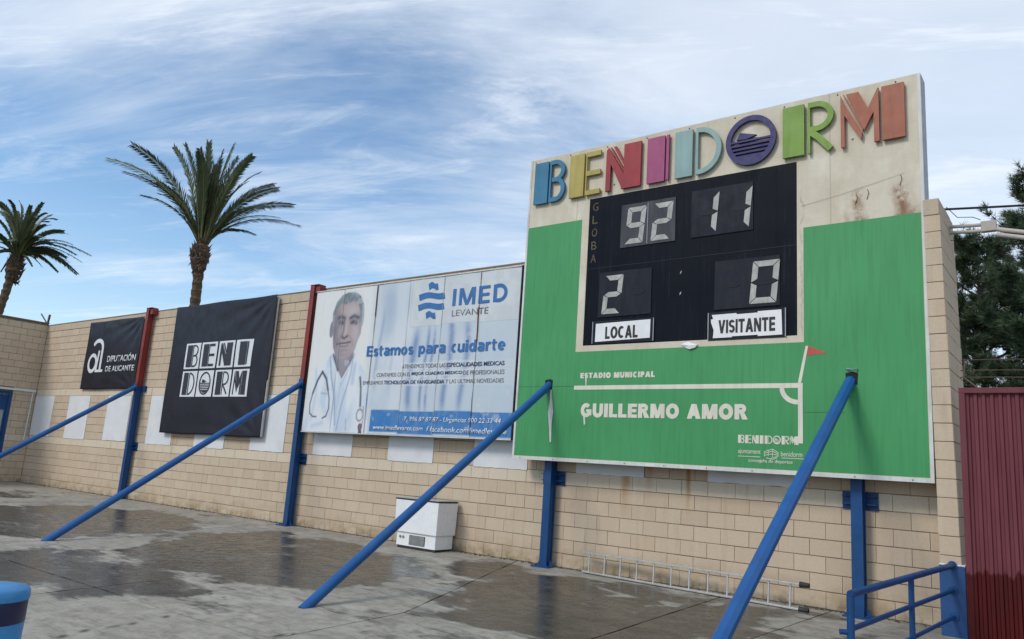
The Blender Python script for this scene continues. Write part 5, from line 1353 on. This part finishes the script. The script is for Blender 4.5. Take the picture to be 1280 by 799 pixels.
# ------------------------------------------------------------------ palms
def palm(base, crown, tips, seed, label, trunk_r, flen_s):
    """tips: frond ends as (right, up, bend) in metres about the crown; extra fronds are spread round at random"""
    t = thing('palm_tree', label, 'palm tree', base); rr = random.Random(seed); base = Vector(base); crown = Vector(crown)
    vd = Vector((crown.x-6.359, crown.y+10.042, 0)).normalized(); rt = Vector((vd.y, -vd.x, 0))
    # trunk: ringed leaf scars, swelling into the boots below the crown
    mb = MB(); n, k = 18, 90; vs = []
    for i in range(k+1):
        f = i/k; c = base.lerp(crown, f)+rt*math.sin(f*math.pi)*.22
        r = trunk_r*(1.+.10*(i % 3 == 0)-.06*(i % 3 == 1))*(1+.12*(1-f))
        if f > .885: r *= 1+.85*math.sin(min(1, (f-.885)/.115)*math.pi*.86)
        for j in range(n):
            a = 2*math.pi*j/n+.17*i; q = r*(1+rr.uniform(-.09, .09)); vs.append(c+Vector((math.cos(a)*q, math.sin(a)*q, rr.uniform(-.02, .02))))
    mb.add(vs, [(i*n+j, i*n+(j+1) % n, (i+1)*n+(j+1) % n, (i+1)*n+j) for i in range(k) for j in range(n)])
    mb.build('trunk', 'trunk', t, fix=False)
    bt_ = MB()
    for i in range(150):
        a = rr.uniform(0, 6.283); h = rr.uniform(-1.05, .12); z = crown.z+h; rad = trunk_r*(1.0+.95*math.exp(-((h+.35)/.42)**2))
        o = Vector((math.cos(a), math.sin(a), 0)); c = Vector((crown.x, crown.y, z))+o*rad*.85; s = o.cross(Vector((0, 0, 1))); L = rr.uniform(.10, .26); wd = rr.uniform(.035, .07)
        up = Vector((0, 0, 1)) if rr.random() > .22 else Vector((0, 0, -.9))
        e = c+o*L*.6+up*L*.8; bt_.add([c-s*wd, c+s*wd, c+o*.05-up*.03, e], [(0, 1, 3), (1, 2, 3), (2, 0, 3), (0, 2, 1)])
    bt_.build('leaf_bases', 'trunk', t, fix=False)
    allf = []
    for (x, u, bend) in tips:
        bend *= flen_s.get('bk', 1.); allf.append((rt*x+Vector((0, 0, u))+vd*rr.uniform(-.9, .9), bend, 1.))
    ex = flen_s['extra']
    for i in range(ex):
        a = rr.uniform(0, 6.283); el = rr.uniform(*flen_s['el']); L = rr.uniform(*flen_s['len'])
        dv = (rt*math.cos(a)*.8+vd*math.sin(a))*math.cos(el)+Vector((0, 0, math.sin(el))); allf.append((dv*L, rr.uniform(*flen_s['bend']), 1.))
    for tip, bend, _ in allf:
        L = tip.length; hz = Vector((tip.x, tip.y, 0)); b0 = crown+hz.normalized()*trunk_r*.5+Vector((0, 0, -.05))
        ctrl = crown+Vector((tip.x*(.42-.14*bend), tip.y*(.42-.14*bend), max(tip.z*.55, 0)+L*.25*bend+.15*L)); end = crown+tip
        N = 44; P = []
        for i in range(N+1):
            f = i/N; P.append(b0*(1-f)**2+ctrl*2*f*(1-f)+end*f*f)
        fr_ = MB(); fr_.path(P[::4], .02, 3, [.032*(1-i/11)+.004 for i in range(12)])
        ra = fr_.build('frond', 'rachis', t, fix=False)
        me = ra.data; lv = MB(); tw = rr.uniform(-.5, .5); prev = None
        for i in range(5, N+1):
            f = i/N; d = (P[min(i+1, N)]-P[i-1]).normalized(); s = d.cross(Vector((0, 0, 1)))
            if s.length < .15: s = rt.copy()
            s = s.normalized(); s = Matrix.Rotation(tw*1.8, 3, d) @ s; nrm = s.cross(d).normalized(); hzf = math.hypot(d.x, d.y)
            if prev and s.dot(prev) < -.2: s = -s; nrm = -nrm
            prev = s
            q = min(1, (f-.08)*4.5)*(1-.62*f**2.5); ll = (.36*q+.05)*L/3.2
            for sg in (-1, 1):
                for sub in (0, .5):
                    c = P[i].lerp(P[i-1], sub); lf = rr.uniform(.85, 1.1)*ll; vup = rr.uniform(.15, .65)
                    ld_ = (d*rr.uniform(.75, 1.1)+(s*sg)*(.42+.40*hzf)+nrm*vup*.55).normalized()
                    e = c+ld_*lf-Vector((0, 0, lf*(.08+.30*hzf))); wv = d.cross(ld_).normalized().cross(ld_)*(.017+.006*q)
                    mdp = c.lerp(e, .45)
                    lv.add([c-wv*.4, c+wv*.4, mdp+wv, e, mdp-wv], [(0, 1, 2, 4), (4, 2, 3)])
        lo = lv.mesh('leaflets', 'frond', fix=False)
        o = bpy.data.objects.new('leaflets', lo); col.objects.link(o); attach(o, ra); o['kind'] = 'stuff'
    return t


S1 = 1/33.9


def px_tips(zs, base, sc, m_per_px, lean):
    out = []
    for zx, zy, bend in zs:
        dx_, dy_ = (zx-base[0])/sc, -(zy-base[1])/sc
        r_, u_ = dx_*math.cos(lean)-dy_*math.sin(lean), dx_*math.sin(lean)+dy_*math.cos(lean); out.append((r_*m_per_px, u_*m_per_px, bend))
    return out


L1 = px_tips([(65, 138, .75), (125, 208, .8), (150, 70, .35), (182, 285, .75), (240, 255, .7), (300, 55, .1), (340, 85, .1), (405, 72, .0), (430, 45, .0), (478, 92, .0), (520, 66, .1), (545, 92, .15), (596, 98, .25), (628, 150, .3), (560, 130, .1), (690, 186, .35), (690, 240, .4), (766, 272, .55), (776, 385, .9), (600, 432, 1.5), (640, 300, .6), (700, 350, .8), (450, 140, .1), (370, 150, .1), (500, 180, .2), (300, 270, .5), (570, 230, .3), (470, 110, .05), (585, 125, .2)], (395, 478), 3.196, S1, R(8.5))
palm((-20.1, 4.42, 0), (-19.78, 4.62, 8.72), L1, 11, 'taller date palm with upswept fronds rising behind the square black banner', .17, dict(extra=12, el=(.6, 1.4), len=(2.4, 3.9), bend=(0., .35), bk=.55))
L2 = px_tips([(165, 88, .1), (212, 125, .3), (272, 196, .5), (285, 240, .7), (382, 360, 1.1), (332, 432, 1.5), (236, 432, 1.6), (155, 430, 1.4), (112, 430, 1.2), (0, 110, .1), (-60, 150, .3), (-110, 230, .6), (-160, 330, 1.), (-120, 420, 1.4), (60, 90, .0), (110, 110, .1), (300, 290, .9), (330, 320, 1.), (200, 200, .5), (140, 150, .2), (-20, 430, 1.3), (340, 395, 1.3), (290, 410, 1.4)], (50, 372), 3.995, 1/33.5, R(10))
palm((-28.05, -.1, 0), (-27.62, 1.42, 8.28), L2, 23, 'smaller date palm with drooping fronds at the far left edge', .145, dict(extra=30, el=(.0, 1.3), len=(1.7, 2.6), bend=(.4, 1.2)))


# ------------------------------------------------------------------ pines behind the gate
def pine(base, H, rad, seed, label, ntuft, zlow=1.5, peak=None):
    t = thing('pine_tree', label, 'pine tree', base); rr = random.Random(seed); base = Vector(base)
    topx = Vector((rr.uniform(-.2, .2), rr.uniform(-.2, .2), H))
    tp = [base+Vector((topx.x*(i/8)**1.5, topx.y*(i/8)**1.5, H*i/8)) for i in range(9)]
    MB().path(tp, .1, 8, [.19*(1-i/8.6) for i in range(9)]).build('trunk', 'bark', t)
    limbs = MB(); tuft = MB(); segs = []
    nl = 60
    for i in range(nl):
        f = i/(nl-1); z = zlow+(H-zlow-.15)*f**.85; a = i*2.4+rr.uniform(-.5, .5)
        ln = rad*((1-f)**.75*.92+.14)*rr.uniform(.7, 1.12); k = min(8, z/H*8); c = tp[int(k)].lerp(tp[min(8, int(k)+1)], k-int(k)) if int(k) < 8 else tp[8]
        dv = Vector((math.cos(a), math.sin(a), 0)); rise = .15+.75*f
        p0 = c; p1 = c+dv*ln*.5+Vector((0, 0, ln*rise*.35)); p2 = c+dv*ln+Vector((0, 0, ln*rise+.1*ln))
        pts = [p0*(1-u)**2+p1*2*u*(1-u)+p2*u*u for u in [j/6 for j in range(7)]]
        limbs.path(pts, .03, 5, [.055*(1-j/7)*(1.2-f*.7) for j in range(7)])
        nb_ = max(6, int(ln*9))
        for b_ in range(nb_):
            u = .22+.78*(b_+rr.random())/nb_; q = p0*(1-u)**2+p1*2*u*(1-u)+p2*u*u
            az = a+rr.choice((-1, 1))*rr.uniform(.3, 1.3); l2 = rr.uniform(.3, .95)*(1.1-u*.45)*min(1, ln*.8)
            e = q+Vector((math.cos(az), math.sin(az), rr.uniform(.1, .9)))*l2; limbs.path([q, e], .01, 3, [.014, .005]); segs.append((q, e))
        segs.append((pts[5], pts[6]))
    segs.append((tp[7], tp[8]+Vector((0, 0, .3))))
    for _ in range(ntuft):
        q, e = rr.choice(segs); u = rr.uniform(.25, 1.1)
        c = q.lerp(e, u)+Vector((rr.gauss(0, .05), rr.gauss(0, .05), rr.gauss(0, .05))); d = ((e-q).normalized()+Vector((rr.gauss(0, .35), rr.gauss(0, .35), rr.gauss(.25, .35)))).normalized()
        s = d.cross(Vector((rr.gauss(0, 1), rr.gauss(0, 1), rr.gauss(0, 1)))).normalized(); s2 = d.cross(s)
        for j in range(6):
            an_ = j*1.047+rr.uniform(-.3, .3); nd = (d*rr.uniform(.6, 1.1)+(s*math.cos(an_)+s2*math.sin(an_))*rr.uniform(.35, .8)).normalized()
            L = rr.uniform(.13, .24); wv = nd.cross(s+s2*.3).normalized()*.0085
            tuft.add([c-wv, c+wv, c+nd*L], [(0, 1, 2)])
    limbs.build('limbs', 'bark', t, fix=False)
    tag(tuft.build('needles', 'needle', t, fix=False), kind='stuff')


pine((5.85, 12.2, 0), 9.45, 2.5, 3, 'taller dark pine tree behind the gate, its top at the right edge', 26000, 1.2)
pine((3.9, 14.4, 0), 8.5, 2.2, 8, 'lower dark pine tree just right of the block pier, behind the taller pine', 24000, 1.2)
pine((7.4, 14.8, 0), 9.0, 2.6, 15, 'third dark pine tree behind the maroon gate, furthest right', 9000, 1.2)
